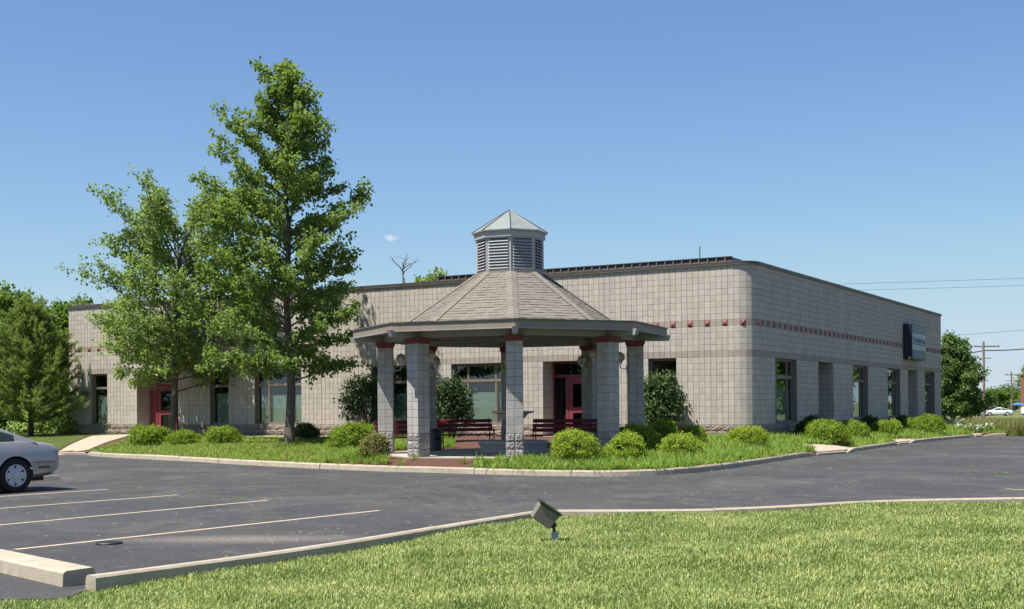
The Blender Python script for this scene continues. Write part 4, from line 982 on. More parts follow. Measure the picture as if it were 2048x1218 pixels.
SILV = paint('silver_paint', (.36, .335, .33), .3, .4)
TH = R(50); wp = pz(32, 986); hd_ = math.atan2(-math.sin(TH), -math.cos(TH))      # nose points to near-left
dx = Vector((math.cos(hd_), math.sin(hd_), 0)); sdv = Vector((-dx.y, dx.x, 0))      # local +y
cam_side = 1 if sdv.dot(-wp) > 0 else -1
org = wp - dx * 1.03 - sdv * (cam_side * .88)
make_car('parked_car', 'silver sedan parked between painted bay stripes beside the kerb', (org.x, org.y, .0), hd_, SILV)
# ------------------------------------------------------------------ floodlight on the lawn
fb_ = pz(1110, 1086, lz(.5, 14.2)); fl = empty('floodlight', (fb_.x, fb_.y, lz(fb_.x, fb_.y) - .02)); tag(fl, 'tilted bronze box floodlight on short grey post in the lawn', 'floodlight')
MB().bbox(-.036, .036, -.03, .03, 0, .15, .005).build('post', GALV, fl)
MB().path([(-.005, 0, .15), (-.012, 0, .19), (-.02, 0, .215)], [.017, .02, .03], 8).lathe([(.035, -.03), (.04, 0), (.035, .03)], 12, T(-.02, 0, .225) @ Matrix.Rotation(R(90), 4, 'X')).build('knuckle', DKBR, fl)
Mh = T(-.115, 0, .338) @ Matrix.Rotation(R(34.5), 4, 'Y') @ RZ(R(8))   # local +Z is the lens direction, leaning right
h = MB(); a_, b_, c_ = .135, .10, .10
h.add([(-a_, -c_, .09), (a_, -c_, .09), (a_, c_, .09), (-a_, c_, .09), (-a_ + .012, -c_ + .02, -.10), (a_ - .012, -c_ + .02, -.10), (a_ - .012, c_ - .02, -.10), (-a_ + .012, c_ - .02, -.10)], [(0, 1, 2, 3), (7, 6, 5, 4), (1, 0, 4, 5), (2, 1, 5, 6), (3, 2, 6, 7), (0, 3, 7, 4)])
ho = h.build('housing', TAUPE, fl, Mh)
md = ho.modifiers.new('bev', 'BEVEL'); md.width = .012; md.segments = 2
MB().bbox(-a_ - .012, a_ + .012, -c_ - .012, c_ + .012, .091, .118, .006).build('lens_frame', DKBR, ho); MB().box(-a_ + .02, a_ - .02, -c_ + .02, c_ - .02, .1185, .1225).build('lens', GLASS, ho)
# drain lid and wheel stop, weeds in the cracks
q = pz(218, 1087.5); dr = MB().lathe([(.155, -.002), (.16, .012), (.15, .022), (.13, .024)], 20).build('drain_lid', IRON, None, T(q.x, q.y, 0)); tag(dr, 'round black iron drain lid on the asphalt', 'drain lid')
ws0, ws1 = pz(30, 966), pz(84, 963); dv = (ws1 - ws0).normalized()
m = MB(); Mx = frame(ws0 + Vector((0, .15, 0)), dv, Vector((-dv.y, dv.x, 0))); m.add([(0, -.07, 0), (1.0, -.07, 0), (1.0, .07, 0), (0, .07, 0), (.02, -.045, .11), (.98, -.045, .11), (.98, .045, .11), (.02, .045, .11)], [(0, 1, 5, 4), (1, 2, 6, 5), (2, 3, 7, 6), (3, 0, 4, 7), (4, 5, 6, 7)], Mx)
tag(m.build('wheel_stop', CONC), 'low concrete wheel stop on the asphalt behind silver sedan', 'wheel stop')
# ------------------------------------------------------------------ vegetation
LEAF1 = foliage('maple_leaf_dark', (.13, .205, .045), (.27, .35, .095), .48, .8)
LEAF2 = foliage('maple_leaf_light', (.19, .27, .075), (.33, .41, .14), .45, .8)
LEAFB = foliage('far_leaf', (.11, .19, .04), (.20, .29, .07), .45, .5)
LEAFR = foliage('pear_leaf', (.09, .16, .04), (.20, .27, .10), .35, .8)
NEED = foliage('pine_needle', (.19, .26, .075), (.32, .38, .12), .5, 1.2)
YEW = foliage('yew_leaf', (.18, .27, .03), (.32, .41, .05), .42, 3)
SPIR = foliage('spirea_leaf', (.22, .32, .03), (.42, .48, .06), .42, 4, c3=(.22, .26, .05))
SPIRD = foliage('spirea_dry', (.17, .20, .05), (.27, .27, .09), .35, 4, c3=(.20, .14, .07))
DARKL = foliage('viburnum_leaf', (.04, .08, .025), (.12, .17, .06), .25, 3)
LIRI = foliage('liriope_blade', (.15, .25, .035), (.30, .40, .085), .35, 2)
LIRL = foliage('groundcover_blade', (.17, .25, .04), (.31, .40, .09), .35, 1.5)
def lawnblade():
    m, n, l, bs, out = nodes('lawn_blade'); p = pos(n); g = n.new('ShaderNodeNewGeometry').outputs['Random Per Island']
    pa = mrange(n, l, noise(n, l, p, .9, 5, .65), .32, .68, -.4, .5); ad = n.new('ShaderNodeMath'); ad.operation = 'ADD'; ad.use_clamp = True; l.new(g, ad.inputs[0]); l.new(pa, ad.inputs[1])
    c = mix(n, l, ad.outputs[0], (.105, .185, .025), (.46, .50, .16)); d = mrange(n, l, noise(n, l, p, 2.6, 4, .7), .62, .74, 0, .5); c = mix(n, l, d, c, (.44, .38, .2))
    l.new(c, bs.inputs['Base Color']); bs.inputs['Roughness'].default_value = .5; tr = n.new('ShaderNodeBsdfTranslucent'); l.new(c, tr.inputs[0]); ms = n.new('ShaderNodeMixShader'); ms.inputs[0].default_value = .35
    l.new(bs.outputs[0], ms.inputs[1]); l.new(tr.outputs[0], ms.inputs[2]); l.new(ms.outputs[0], out.inputs[0]); return m
GRASS = lawnblade()
DRYG = foliage('field_grass', (.20, .21, .07), (.34, .31, .13), .35, .4, c3=(.14, .18, .05))
HOSTA = foliage('variegated_leaf', (.12, .20, .06), (.75, .75, .62), .25, 3)
def tree(name, label, loc, H, h0, prof, nb, nleaf, leaf, mat_, seed, tr=.13, lean=(0, 0), group=None, rise=(.25, .8), cat='tree', bark=BARK, droop=.0, twl=(.35, .8), spread=.09, jitter=(.75, 1.12)):
    r_ = random.Random(seed); rng = np.random.default_rng(seed); t = empty(name, loc, 0); tag(t, label, cat, group)
    def axis(h): f = h / H; return Vector((lean[0] * f + .06 * math.sin(h * 1.3 + seed), lean[1] * f + .05 * math.sin(h * 1.7), h))
    m = MB(); hs = [-.15, 0, .15] + [H * k / 14 for k in range(1, 15)]
    m.path([axis(h) for h in hs], [tr * 1.35, tr * 1.25, tr * 1.05] + [max(.012, tr * (1 - k / 14) ** .9) for k in range(1, 15)], 10)
    m.build('trunk', bark, t, smooth=True)
    bm = MB(); segs = []
    for i in range(nb):
        f = ((i + .5) / nb) ** .92; h = h0 + (H - h0) * f * .97; az = i * 2.39996 + r_.uniform(-.4, .4)
        L = prof(f, az) * r_.uniform(*jitter); el = rise[0] + (rise[1] - rise[0]) * f + r_.uniform(-.12, .12)
        d = Vector((math.cos(az), math.sin(az), math.tan(el))).normalized(); h = max(h0 * .8, h - L * math.sin(el) * .55); p = axis(h); pts = [p.copy()]; n = 6
        for k in range(n):
            d = (d + Vector((r_.gauss(0, .09), r_.gauss(0, .09), r_.gauss(0, .06) - droop))).normalized(); p = p + d * (L / n / max(.35, math.cos(el))); pts.append(p.copy())
        r0 = min(tr * .45, .012 + .012 * L); bm.path(pts, [max(.004, r0 * (1 - .9 * k / n)) for k in range(n + 1)], 5)
        nt = int(5 + L * 4.5)
        for q in range(nt):
            s_ = r_.uniform(.18, 1.0) ** .8 * n; k = min(n - 1, int(s_)); a = pts[k].lerp(pts[k + 1], s_ - k); bd = (pts[k + 1] - pts[k]).normalized()
            td = (bd * .7 + Vector((r_.gauss(0, .6), r_.gauss(0, .6), r_.gauss(.12, .35)))).normalized(); tl = r_.uniform(*twl) * (.55 + .45 * L / 2.5); b2 = a + td * tl
            segs.append((a, b2)); 
            if q % 2 == 0: bm.tube(a, b2, .006, .003, 3, False)
    bm.build('branches', bark, t)
    A = np.array([s_[0] for s_ in segs]); B_ = np.array([s_[1] for s_ in segs]); ix = rng.integers(0, len(A), nleaf); u = rng.random(nleaf) ** .7
    P_ = A[ix] + (B_[ix] - A[ix]) * u[:, None] + rng.normal(0, spread, (nleaf, 3)); D = unit(B_[ix] - A[ix]) * .5 + rng.normal(0, .7, (nleaf, 3)); D[:, 2] -= .35
    Lf = leaf * rng.uniform(.7, 1.25, nleaf); link('crown', leafmesh('crown', P_, D, Lf, Lf * .85, rng, .18, up=1.1), t, mat_)
    return t
def side_prof(tbl, azw=None):
    def f(x, az):
        r0 = interp(tbl, x)
        if azw: r0 *= 1 + azw[0] * math.cos(az - azw[1])
        return r0
    return f
t2 = hit(582, 886); t1 = hit(345, 872)
wl2_ = BMI @ t2; pass
H2 = 1.6 + (814 - 122) * t2.y / FPX - t2.z
tree('maple_tree', 'tall maple with dark green pointed crown in front of three pane window', t2, H2, 2.5, side_prof([(0, 2.8), (.12, 3.1), (.3, 2.8), (.42, 2.3), (.5, 2.5), (.62, 2.35), (.72, 1.75), (.82, 1.15), (.9, .95), (.96, .45), (1, .2)], (.10, math.pi)), 100, 47000, .125, LEAF1, 11, .17, (-.15, 0), 'maples in the planting bed', droop=.012, jitter=(.5, 1.25))
H1 = 1.6 + (816 - 425) * t1.y / FPX - t1.z
tree('maple_tree', 'shorter maple with light green spreading crown beside left red door', t1, H1, 2.2, side_prof([(0, 2.7), (.15, 3.1), (.35, 3.5), (.55, 3.4), (.75, 3.2), (.88, 2.7), (1, 1.6)], (.04, 0)), 84, 42000, .125, LEAF2, 5, .15, (.3, 0), 'maples in the planting bed', rise=(.2, .8), jitter=(.6, 1.2))
def pine(name, label, loc, H, nwh, rad, seed, nneed):
    r_ = random.Random(seed); rng = np.random.default_rng(seed); t = empty(name, loc); tag(t, label, 'tree')
    MB().path([(0, 0, -.1), (.02, 0, H * .3), (0, .02, H * .7), (0, 0, H)], [.13, .11, .06, .012], 9).build('trunk', PBARK, t, smooth=True)
    bm = MB(); tufts = []
    for w in range(nwh):
        f = w / nwh; h = .6 + (H - .7) * f; nb = 8
        for k in range(nb):
            az = k * 2 * math.pi / nb + w * .7 + r_.uniform(-.3, .3); L = rad(f) * r_.uniform(.7, 1.15); p = Vector((0, 0, h)); d = Vector((math.cos(az), math.sin(az), .15 + .45 * f)).normalized(); pts = [p.copy()]
            for s_ in range(5): d = (d + Vector((r_.gauss(0, .08), r_.gauss(0, .08), .06))).normalized(); p = p + d * L / 5; pts.append(p.copy())
            bm.path(pts, [.022, .018, .014, .01, .007, .004], 4)
            for s_ in range(int(6 + L * 9)):
                u = r_.uniform(.2, 1) * 5; j = min(4, int(u)); a = pts[j].lerp(pts[j + 1], u - j); td = ((pts[j + 1] - pts[j]).normalized() * .8 + Vector((r_.gauss(0, .5), r_.gauss(0, .5), r_.gauss(.2, .3)))).normalized()
                l_ = r_.uniform(.15, .4); bm.tube(a, a + td * l_, .006, .003, 3, False); tufts.append((a, td, l_))
    for k in range(5):                     # leader candles
        az = k * 1.26; o_ = Vector((math.cos(az), math.sin(az), 0)) * (.0 if k == 0 else .28); b0_ = Vector((0, 0, H - .9)); e_ = Vector((0, 0, H + (.25 if k == 0 else -.15 + .1 * r_.random()))) + o_; bm.tube(b0_, e_, .012, .006, 4)
        for q in range(14): tufts.append((b0_.lerp(e_, .4 + q * .045), (e_ - b0_).normalized(), .05))
    bm.build('branches', PBARK, t)
    ix = rng.integers(0, len(tufts), nneed); A = np.array([tufts[i][0] for i in range(len(tufts))])[ix]; D = np.array([tufts[i][1] for i in range(len(tufts))])[ix]; l_ = np.array([x[2] for x in tufts])[ix]
    P_ = A + D * (l_ * rng.random(nneed) * 1.1)[:, None]; Dn = D * .7 + rng.normal(0, .55, (nneed, 3)); Ln = rng.uniform(.09, .15, nneed)
    link('crown', leafmesh('crown', P_, Dn, Ln, np.full(nneed, .023), rng, .1), t, NEED); return t
pp = hit(62, 872); pine('pine_tree', 'soft green pine with pale candles at top beside wall end', (pp.x, pp.y, pp.z - .03), 1.6 + (819 - 605) * pp.y / FPX - pp.z, 15, lambda f: 2.5 * (1 - f) ** .75 + .35, 3, 105000)
# trees beyond the wall at left
for k, (px, d, top, rx, lab) in enumerate(((-30, 80, 592, 4.2, 'leafy tree with rounded crown behind the pine, farthest from wall'), (60, 86, 640, 3.6, 'lower leafy tree directly behind the pine'), (135, 84, 622, 3.2, 'leafy tree behind the pine, touching the wall end'))):
    g = pd(px, 819, d); Hh = 1.6 + (819 - top) * d / FPX + .1
    tree('leafy_tree', lab, (g.x, g.y, -.1), Hh, .35, side_prof([(0, rx * .9), (.4, rx), (.75, rx * .8), (1, rx * .3)]), 52, 24000, .26, LEAFB, 31 + k, .2, group='trees beyond the wall end', spread=.2)
for k, (px, py, w, h_) in enumerate(((20, 872, 2.0, 1.3), (98, 872, 1.6, 1.25), (-60, 876, 2.2, 1.5))):
    pass
# trees whose tops show above the roof
g = pd(872, 800, 84); tree('leafy_tree', 'green tree whose crown just tops the roof beside gazebo cupola', (g.x, g.y, 0), 1.6 + (812 - 556) * 84 / FPX, 3, side_prof([(0, 2.2), (.5, 2.6), (1, .8)]), 34, 14000, .2, LEAF2, 51, .2, spread=.15)
def bare_tree(name, label, loc, H, seed):
    r_ = random.Random(seed); t = empty(name, loc); tag(t, label, 'tree'); m = MB()
    m.path([(0, 0, -.1), (.1, 0, H * .5), (.05, .05, H)], [.22, .13, .02], 7); m.build('trunk', BARK, t); b_ = MB()
    for i in range(9):
        h = H * r_.uniform(.6, .97); az = r_.uniform(0, 6.3); L = (H - h) * .5 + r_.uniform(.5, 1.3); p = Vector((.08, 0, h)); d = Vector((math.cos(az), math.sin(az), 1.3)).normalized(); pts = [p]
        for k in range(5): d = (d + Vector((r_.gauss(0, .25), r_.gauss(0, .25), r_.gauss(.05, .15)))).normalized(); pts.append(pts[-1] + d * L / 5)
        b_.path(pts, [.045, .035, .028, .022, .015, .008], 4)
        for k in (2, 3, 4): e = pts[k] + Vector((r_.gauss(0, .3), r_.gauss(0, .3), r_.uniform(.1, .5))); b_.tube(pts[k], e, .014, .006, 3)
    b_.build('branches', BARK, t)
g = pd(806, 800, 80); bare_tree('bare_tree', 'leafless dead tree poking up behind the roof edge', (g.x, g.y, 0), 1.6 + (812 - 524) * 80 / FPX, 4)
# shrubs
def shrub(name, label, px, py, wpx, hpx, mat_, n, leaf, seed, style='mound', group=None, cat='shrub', back=0.):
    p = hit(px, py); sc = p.y / FPX; rx = wpx * sc / 2; hh = hpx * sc; rng = np.random.default_rng(seed); ry = rx * .9; p = p + Vector((0, ry * .35 + back, 0)); p.z = bz(p.x, p.y)
    t = empty(name, p, rng.uniform(0, 6)); tag(t, label, cat, group)
    nc = max(40, n // 13); dc = unit(rng.normal(size=(nc, 3))); dc[:, 2] = np.where(dc[:, 2] < -.5, -dc[:, 2], dc[:, 2])
    lob = unit(rng.normal(size=(14, 3))); la = rng.uniform(-.20, .26, 14)
    bc = 1 + ((np.maximum(0, dc @ lob.T - .6) / .4) * la).sum(1) + rng.normal(0, .055, nc)
    ix = rng.integers(0, nc, n); d = dc[ix]
    if style == 'big':                      # open upright shrub
        rad = (bc * rng.uniform(.3, 1.05, nc) ** .5)[ix]
        C = np.array([0, 0, hh * .54]); P_ = C + d * np.stack([rad * rx, rad * ry, rad * hh * .47], 1) + rng.normal(0, leaf * 1.1, (n, 3))
        D = d * .4 + rng.normal(0, .6, (n, 3)); D[:, 2] -= .3; NN = d * .5 + rng.normal(0, .6, (n, 3)); NN[:, 2] += .6
    else:
        rad = (bc * (1 - rng.random(nc) ** 2.5 * .35))[ix]
        C = np.array([0, 0, hh * .40]); P_ = C + d * np.stack([rad * rx, rad * ry, np.where(d[:, 2] > 0, hh * .60, hh * .40) * rad], 1) + rng.normal(0, leaf * .75, (n, 3))
        D = d * .35 + rng.normal(0, .5, (n, 3)); D[:, 2] += .5; NN = d * .9 + rng.normal(0, .45, (n, 3)); NN[:, 2] += .35
    P_[:, 2] = np.maximum(P_[:, 2], .03); L = leaf * rng.uniform(.7, 1.3, n)
    if style == 'yew': L *= 1.35
    link('foliage', leafmesh('foliage', P_ - unit(D) * (L * .5)[:, None], D, L, L * (.42 if style == 'yew' else .66), rng, .2, NN=NN), t, mat_)
    m = MB()
    for k in range(9):
        a = rng.uniform(0, 6.28); r0 = rng.uniform(.3, .85); m.path([(.05 * math.cos(a), .05 * math.sin(a), -.03), (rx * r0 * .5 * math.cos(a), ry * r0 * .5 * math.sin(a), hh * .4), (rx * r0 * .9 * math.cos(a), ry * r0 * .9 * math.sin(a), hh * .75)], [.02, .014, .006], 5)
    m.build('stems', PBARK, t); return t
SH = [('yew', 'round clipped yew nearest to the left walkway', 290, 893, 72, 34, YEW, 5200, .055), ('yew', 'round clipped yew tucked behind the walkway yew, with brown spot', 313, 886, 52, 32, YEW, 3600, .055),
 ('yew', 'small clipped yew at the foot of the shorter maple', 362, 890, 60, 28, YEW, 4200, .055), ('yew', 'clipped yew mound under the single pane window between the maples', 443, 888, 68, 34, YEW, 4600, .055),
 ('yew', 'dark clipped yew against the wall behind the tall maple', 613, 879, 50, 27, DARKL, 3800, .055), ('yew', 'bright yew mound left of the left hand gazebo column', 697, 905, 76, 54, YEW, 6000, .05),
 ('yew', 'yew mound in the shade of the dark viburnum left of the gazebo', 722, 892, 78, 42, YEW, 4400, .05), ('mound', 'twiggy olive shrub beside the front left gazebo column', 750, 919, 60, 50, SPIRD, 5200, .045),
 ('big', 'tall dark viburnum left of the gazebo', 737, 872, 112, 118, DARKL, 5200, .10), ('big', 'dark viburnum behind the back bench', 903, 884, 74, 122, DARKL, 4200, .10),
 ('big', 'dark viburnum right of the gazebo under the corner window', 1322, 876, 96, 122, DARKL, 4800, .10), ('mound', 'yellow green spirea mound in front of the gazebo bench', 1146, 926, 96, 62, SPIR, 8000, .05),
 ('mound', 'yellow green spirea with rusty patch right of the gazebo', 1250, 924, 84, 54, SPIR, 6500, .05), ('yew', 'taller yew mound behind the rusty patched spirea', 1270, 911, 88, 58, YEW, 6500, .05),
 ('mound', 'wide yellow green spirea below the corner window viburnum', 1358, 912, 92, 46, SPIR, 6500, .05), ('yew', 'yew mound between viburnum and wide spirea', 1330, 893, 70, 46, YEW, 4600, .05), ('yew', 'yew mound on the corner side of the wide spirea', 1388, 898, 54, 46, YEW, 4200, .05),
 ('mound', 'yellow green spirea standing alone at the rounded building corner', 1495, 895, 82, 42, SPIR, 6500, .05),
 ('yew', 'dark yew under the first side wall window', 1618, 876, 46, 34, DARKL, 3200, .06), ('yew', 'large yew mound between first side window and first recess', 1657, 888, 88, 40, YEW, 6000, .06), ('yew', 'yew mound in front of the first side recess', 1706, 877, 72, 34, YEW, 4600, .06),
 ('yew', 'dark yew under the second side wall window', 1742, 864, 40, 26, DARKL, 2600, .06), ('yew', 'yew mound between second and third side windows', 1768, 871, 50, 28, YEW, 3600, .06), ('mound', 'yellowish spirea below the third side wall window', 1790, 868, 32, 28, SPIR, 2600, .06),
 ('yew', 'small dark yew in front of the second side recess', 1803, 857, 34, 22, DARKL, 2200, .06), ('yew', 'small yew beside the second side recess', 1818, 863, 24, 23, YEW, 2000, .06), ('yew', 'big yew mound under the box sign at the last side window', 1856, 868, 70, 35, YEW, 5200, .06)]
for k, (st, lab, px, py, w, h_, mt, n, lf) in enumerate(SH): shrub({'yew': 'yew_shrub', 'mound': 'spirea_shrub', 'big': 'viburnum_shrub'}[st], lab, px, py, w, h_, mt, n, lf, 100 + k, st)
g0 = [(60, 870, 120, 80, 'broad leaved shrub right behind the pine trunk'), (15, 872, 120, 70, 'broad leaved shrub at the foot of the pine, away from wall'), (105, 872, 70, 66, 'broad leaved shrub between pine trunk and wall end')]
for k, (px, py, w, h_, lab) in enumerate(g0): shrub('broadleaf_shrub', lab, px, py, w, h_, LEAF2, 2600, .17, 300 + k, 'big', back=3.)
# ------------------------------------------------------------------ strap leaved ground cover in the bed
rng = np.random.default_rng(21); P_ = []
gcx, gcy = GC.x, GC.y
def bed_ok(p):
    if (p.x - gcx) ** 2 + (p.y - gcy) ** 2 < 4.45 ** 2: return False
    if inwalk(p.x, p.y): return False
    q = BMI @ p
    if q.x < dl0 - .6 or q.y > .02 and q.x < .02: return False
    if q.x < -.3 and q.y > -.7: return False
    px = PPX + FPX * p.x / p.y
    if 772 < px < 945 and p.y < 32.0 and rng.random() < .93: return False
    if 905 < px < 1230 and p.y > 38: return False
    if p.y > 61: return False
    return True
i0 = 0
areas = []
for i in range(len(bedrows) - 1):
    for k in range(N):
        a, b_, c_, d_q = bedrows[i][k], bedrows[i + 1][k], bedrows[i + 1][k + 1], bedrows[i][k + 1]
        c = (a + b_ + c_ + d_q) / 4
        if c.x < -15 or c.x > 24: continue
        ar = ((b_ - a).cross(d_q - a)).length; dens = 34 if c.x > -5.0 else 44
        for q in range(int(ar * dens * (28 / max(28, c.y)) + rng.random())):
            u, v = rng.random(2); p = (a.lerp(b_, u)).lerp(d_q.lerp(c_, u), v)
            if bed_ok(p): P_.append(p)
P_ = np.array(P_)
def clumps(P_, nb, hmin, hmax, wd, rng, lean=(.25, 1.1), sp=.05):
    n = len(P_); B_ = np.repeat(P_, nb, 0); az = rng.uniform(0, 6.283, n * nb); B_ = B_ + np.stack([np.cos(az), np.sin(az), az * 0], 1) * rng.uniform(0, sp, n * nb)[:, None]
    B_[:, 2] -= .01; return blademesh('blades', B_, az, rng.uniform(lean[0], lean[1], n * nb), rng.uniform(hmin, hmax, n * nb), np.full(n * nb, wd) * rng.uniform(.7, 1.2, n * nb), rng)
far = P_[:, 0] > -5.0
tag(link('groundcover', clumps(P_[far], 20, .13, .33, .018, rng, (.25, 1.3)), None, LIRI), 'bright green strap leaved ground cover in the planting bed', 'ground cover', kind='stuff')
tag(link('groundcover', clumps(P_[~far], 20, .06, .16, .016, rng, (.3, 1.3)), None, LIRL), 'short bright ground cover under the maples', 'ground cover', kind='stuff')
# ------------------------------------------------------------------ lawn blades (near lawn)
NB = 325000; rng = np.random.default_rng(5)
yy = 8.6 + (18.9 - 8.6) * rng.random(NB * 2) ** 1.25; xx = (rng.random(NB * 2) * 2 - 1) * (yy * .408 + 3.0)
kx = np.array([p.x for p in nk]); ky = np.array([p.y for p in nk]); lim = np.interp(xx, kx, ky - .135) + rng.normal(0, .02, len(xx))
lim = np.where(xx < kx[0] + .03, 10.52, lim); lim = np.where(xx > kx[-1], ky[-1] - .17, lim)
ok = yy < lim; xx, yy = xx[ok][:NB], yy[ok][:NB]
zz = -.008 + .078 * np.clip((xx + 4) / 6.5, 0, 1) + .012 * np.sin(xx * 1.7 + yy * .6) + .01 * np.sin(yy * 2.1)
n = len(xx); patch = .5 + .5 * np.sin(xx * 2.3 + 1.1 * np.sin(yy * 1.9)) * np.sin(yy * 2.7 + xx * .8)
gb = blademesh('lawn_blades', np.stack([xx, yy, zz - .004], 1), rng.uniform(0, 6.283, n), rng.uniform(.15, 1.0, n), rng.uniform(.028, .07, n) * (.7 + .55 * patch), rng.uniform(.005, .010, n), rng)
tag(link('lawn_grass', gb, None, GRASS), 'short mown lawn grass in front of the kerb', 'grass', kind='stuff')
# weeds in asphalt cracks and along kerbs
rng = np.random.default_rng(9); wp_ = []
for a, c, n_ in (((335, 987), (485, 998), 17), ((1895, 944), (2045, 947), 20), ((262, 976), (285, 977), 5)):
    for k in range(n_):
        t = rng.random(); q = pz(a[0] + (c[0] - a[0]) * t, a[1] + (c[1] - a[1]) * t + rng.normal(0, .4)); wp_.append((q.x, q.y, 0))
for k in range(40):
    j = rng.integers(8, len(k1) - 4); q = k1[j]; wp_.append((q.x + rng.normal(0, .1), q.y - .03, 0))
for k in range(30):
    kk = (k2, k3)[k % 2]; q = kk[rng.integers(0, len(kk))]; wp_.append((q.x + .02, q.y - .03, 0))
tag(link('crack_weeds', clumps(np.array(wp_), 8, .02, .06, .012, rng, sp=.05), None, LIRL), 'sparse weeds in asphalt cracks and along kerbs', 'weeds', kind='stuff')
# ------------------------------------------------------------------ far right: field, trees, poles, cars, brick building
rng = np.random.default_rng(31); n = 52000
yy = 57.7 + 62 * rng.random(n) ** 1.7; xx = yy * (.355 + .11 * rng.random(n)); ok = xx > 22.2 + (yy - 57.7) * .1
ok &= ~((xx < 23.2) & (yy < 63.5)); xx, yy = xx[ok], yy[ok]; n = len(xx); zz = np.array([gz(a, c) for a, c in zip(xx, yy)])
tag(link('tall_grass', blademesh('tall_grass', np.stack([xx, yy, zz], 1), rng.uniform(0, 6.28, n), rng.uniform(.05, .55, n), rng.uniform(.45, .95, n), rng.uniform(.015, .03, n), rng), None, DRYG), 'tall unmown straw green grass field beyond the lot', 'grass', kind='stuff')
for k, (px, py, w) in enumerate(((1905, 852, 40), (1935, 862, 46), (1962, 862, 40), (1912, 842, 44), (1945, 850, 50))):
    p = hit(px, py); nl = 130; rr_ = w * p.y / FPX / 2; a = rng.uniform(0, 6.28, nl); r_ = rr_ * np.sqrt(rng.random(nl)); B_ = np.stack([r_ * np.cos(a), r_ * np.sin(a), rng.uniform(.03, .28, nl)], 1); D = np.stack([np.cos(a), np.sin(a), rng.uniform(.1, .7, nl)], 1)
    t = empty('variegated_plant', (p.x, p.y, bz(p.x, p.y))); tag(t, ['low white edged plant nearest the big yew under the sign', 'white edged plant at the mulch beside the last walkway', 'white edged plant where the last kerb begins', 'white edged plant against the building end, backing onto tall grass', 'white edged plant in the middle of its cluster, before the tall grass'][k], 'plant', 'variegated plants at the bed end')
    link('leaves', leafmesh('leaves', B_, D, rng.uniform(.16, .3, nl), rng.uniform(.08, .14, nl), rng, .12, up=1.5), t, HOSTA)
def gtree(px, d, top, rx, lab, seed, mt=LEAFB, h0=1.2, nl=16000, lf=.22, nb=44, group=None, prof=None, grp=None):
    g = pd(px, 804, d); z = gz(g.x, g.y); Hh = 1.6 + (804 - top) * d / FPX - z
    return tree('leafy_tree', lab, (g.x, g.y, z - .05), Hh * .94, h0, side_prof(prof or [(0, rx * .85), (.35, rx), (.7, rx * .8), (1, rx * .3)]), nb, nl, lf, mt, seed, .2, group=grp, spread=lf * .8)
gtree(1908, 84, 668, 2.0, 'dense rounded tree with pale leaf undersides past the building end', 61, LEAFR, .9, 30000, .17, 60, prof=[(0, 1.9), (.2, 2.0), (.5, 1.7), (.8, 1.0), (1, .3)])
gtree(1998, 270, 786, 3.3, 'bushy far tree left of the leaning utility pole', 62, LEAFB, .6, 9000, .4); gtree(2014, 285, 780, 3.3, 'bushy far tree between the utility poles', 63, LEAFB, .6, 9000, .4)
gtree(2082, 290, 728, 5.6, 'large far tree behind the brick building', 64, LEAF2, 1.2, 14000, .5); gtree(1975, 300, 792, 4, 'low far tree beyond the parked cars', 65, LEAFB, .6, 8000, .45)
gtree(2105, 270, 740, 7, 'far tree beyond the brick building corner', 66, LEAFB, 1., 10000, .45)
# trees across the side road (they show in the side windows)
for k, (x, y, Hh) in enumerate(((41, 76, 8.5), (48, 86, 10), (45, 98, 9), (56, 104, 11), (36, 66, 7))):
    tree('leafy_tree', 'broad leafy tree across the road facing the side wall windows', (x + 2.5, y, gz(x, y) - .05), Hh, 1.2, side_prof([(0, 2.2), (.4, 2.8), (.75, 2.0), (1, .6)]), 36, 6000, .33, LEAFB, 71 + k, .2, group='trees across the road', spread=.2)
def pole(px, d, ytop, lab, cans=False):
    g = pd(px, 804, d); z = gz(g.x, g.y); zt_ = 1.6 + (804 - ytop) * d / FPX; t = empty('utility_pole', (g.x, g.y, z)); tag(t, lab, 'utility pole'); h = zt_ - z
    MB().path([(0, 0, -.2), (.02, 0, h * .5), (0, 0, h)], [.17, .15, .12], 9).build('post', POLE, t)
    MB().box(-1.1, 1.9, -.06, .06, h - .65, h - .5).build('crossarm', POLE, t)
    MB().box(-.9, .9, -.06, .06, h * .8 - .1, h * .8).build('crossarm', POLE, t)
    for x in (-.95, .6, 1.2, 1.75): MB().lathe([(.05, 0), (.08, .05), (.05, .1), (.07, .14), (.03, .2)], 8, T(x, 0, h - .5)).build('insulator', GALV, t)
    if cans:
        for x in (-.85, .75): MB().lathe([(.28, 0), (.32, .05), (.32, .85), (.2, .95), (.05, 1.0)], 14, T(x, -.25, h * .62)).build('transformer', GALV, t)
    return Vector((g.x, g.y, zt_))
p1_ = pole(1968, 150, 684, 'utility pole with cross arms rising beside the dense rounded tree'); p2_ = pole(2023, 215, 744, 'farther utility pole carrying two transformer cans', True)
p3_ = pole(2150, 150, 640, 'utility pole standing beyond the brick building'); g = pd(1380, 804, 96)
p4_ = pole(1380, 96, 590, 'utility pole hidden behind the office building'); p5_ = pole(2170, 96, 548, 'tall utility pole at the road beyond the field')
def wire(a, c, lab, r_=.018, sag=.4):
    pts = []
    for k in range(13):
        t = k / 12; p = a.lerp(c, t); p.z -= sag * 4 * t * (1 - t); pts.append(p)
    o = MB().path(pts, [r_] * 13, 4).build('overhead_wire', IRON); tag(o, lab, 'wire', 'overhead wires')
up = Vector((0, 0, 1))
for k, (ya, yb) in enumerate(((576, 552), (588, 567))): wire(pd(1380, ya, 96), pd(2170, yb, 96), ('uppermost thin wire crossing above the side wall', 'thin wire just under the uppermost wire')[k], .011, .05)
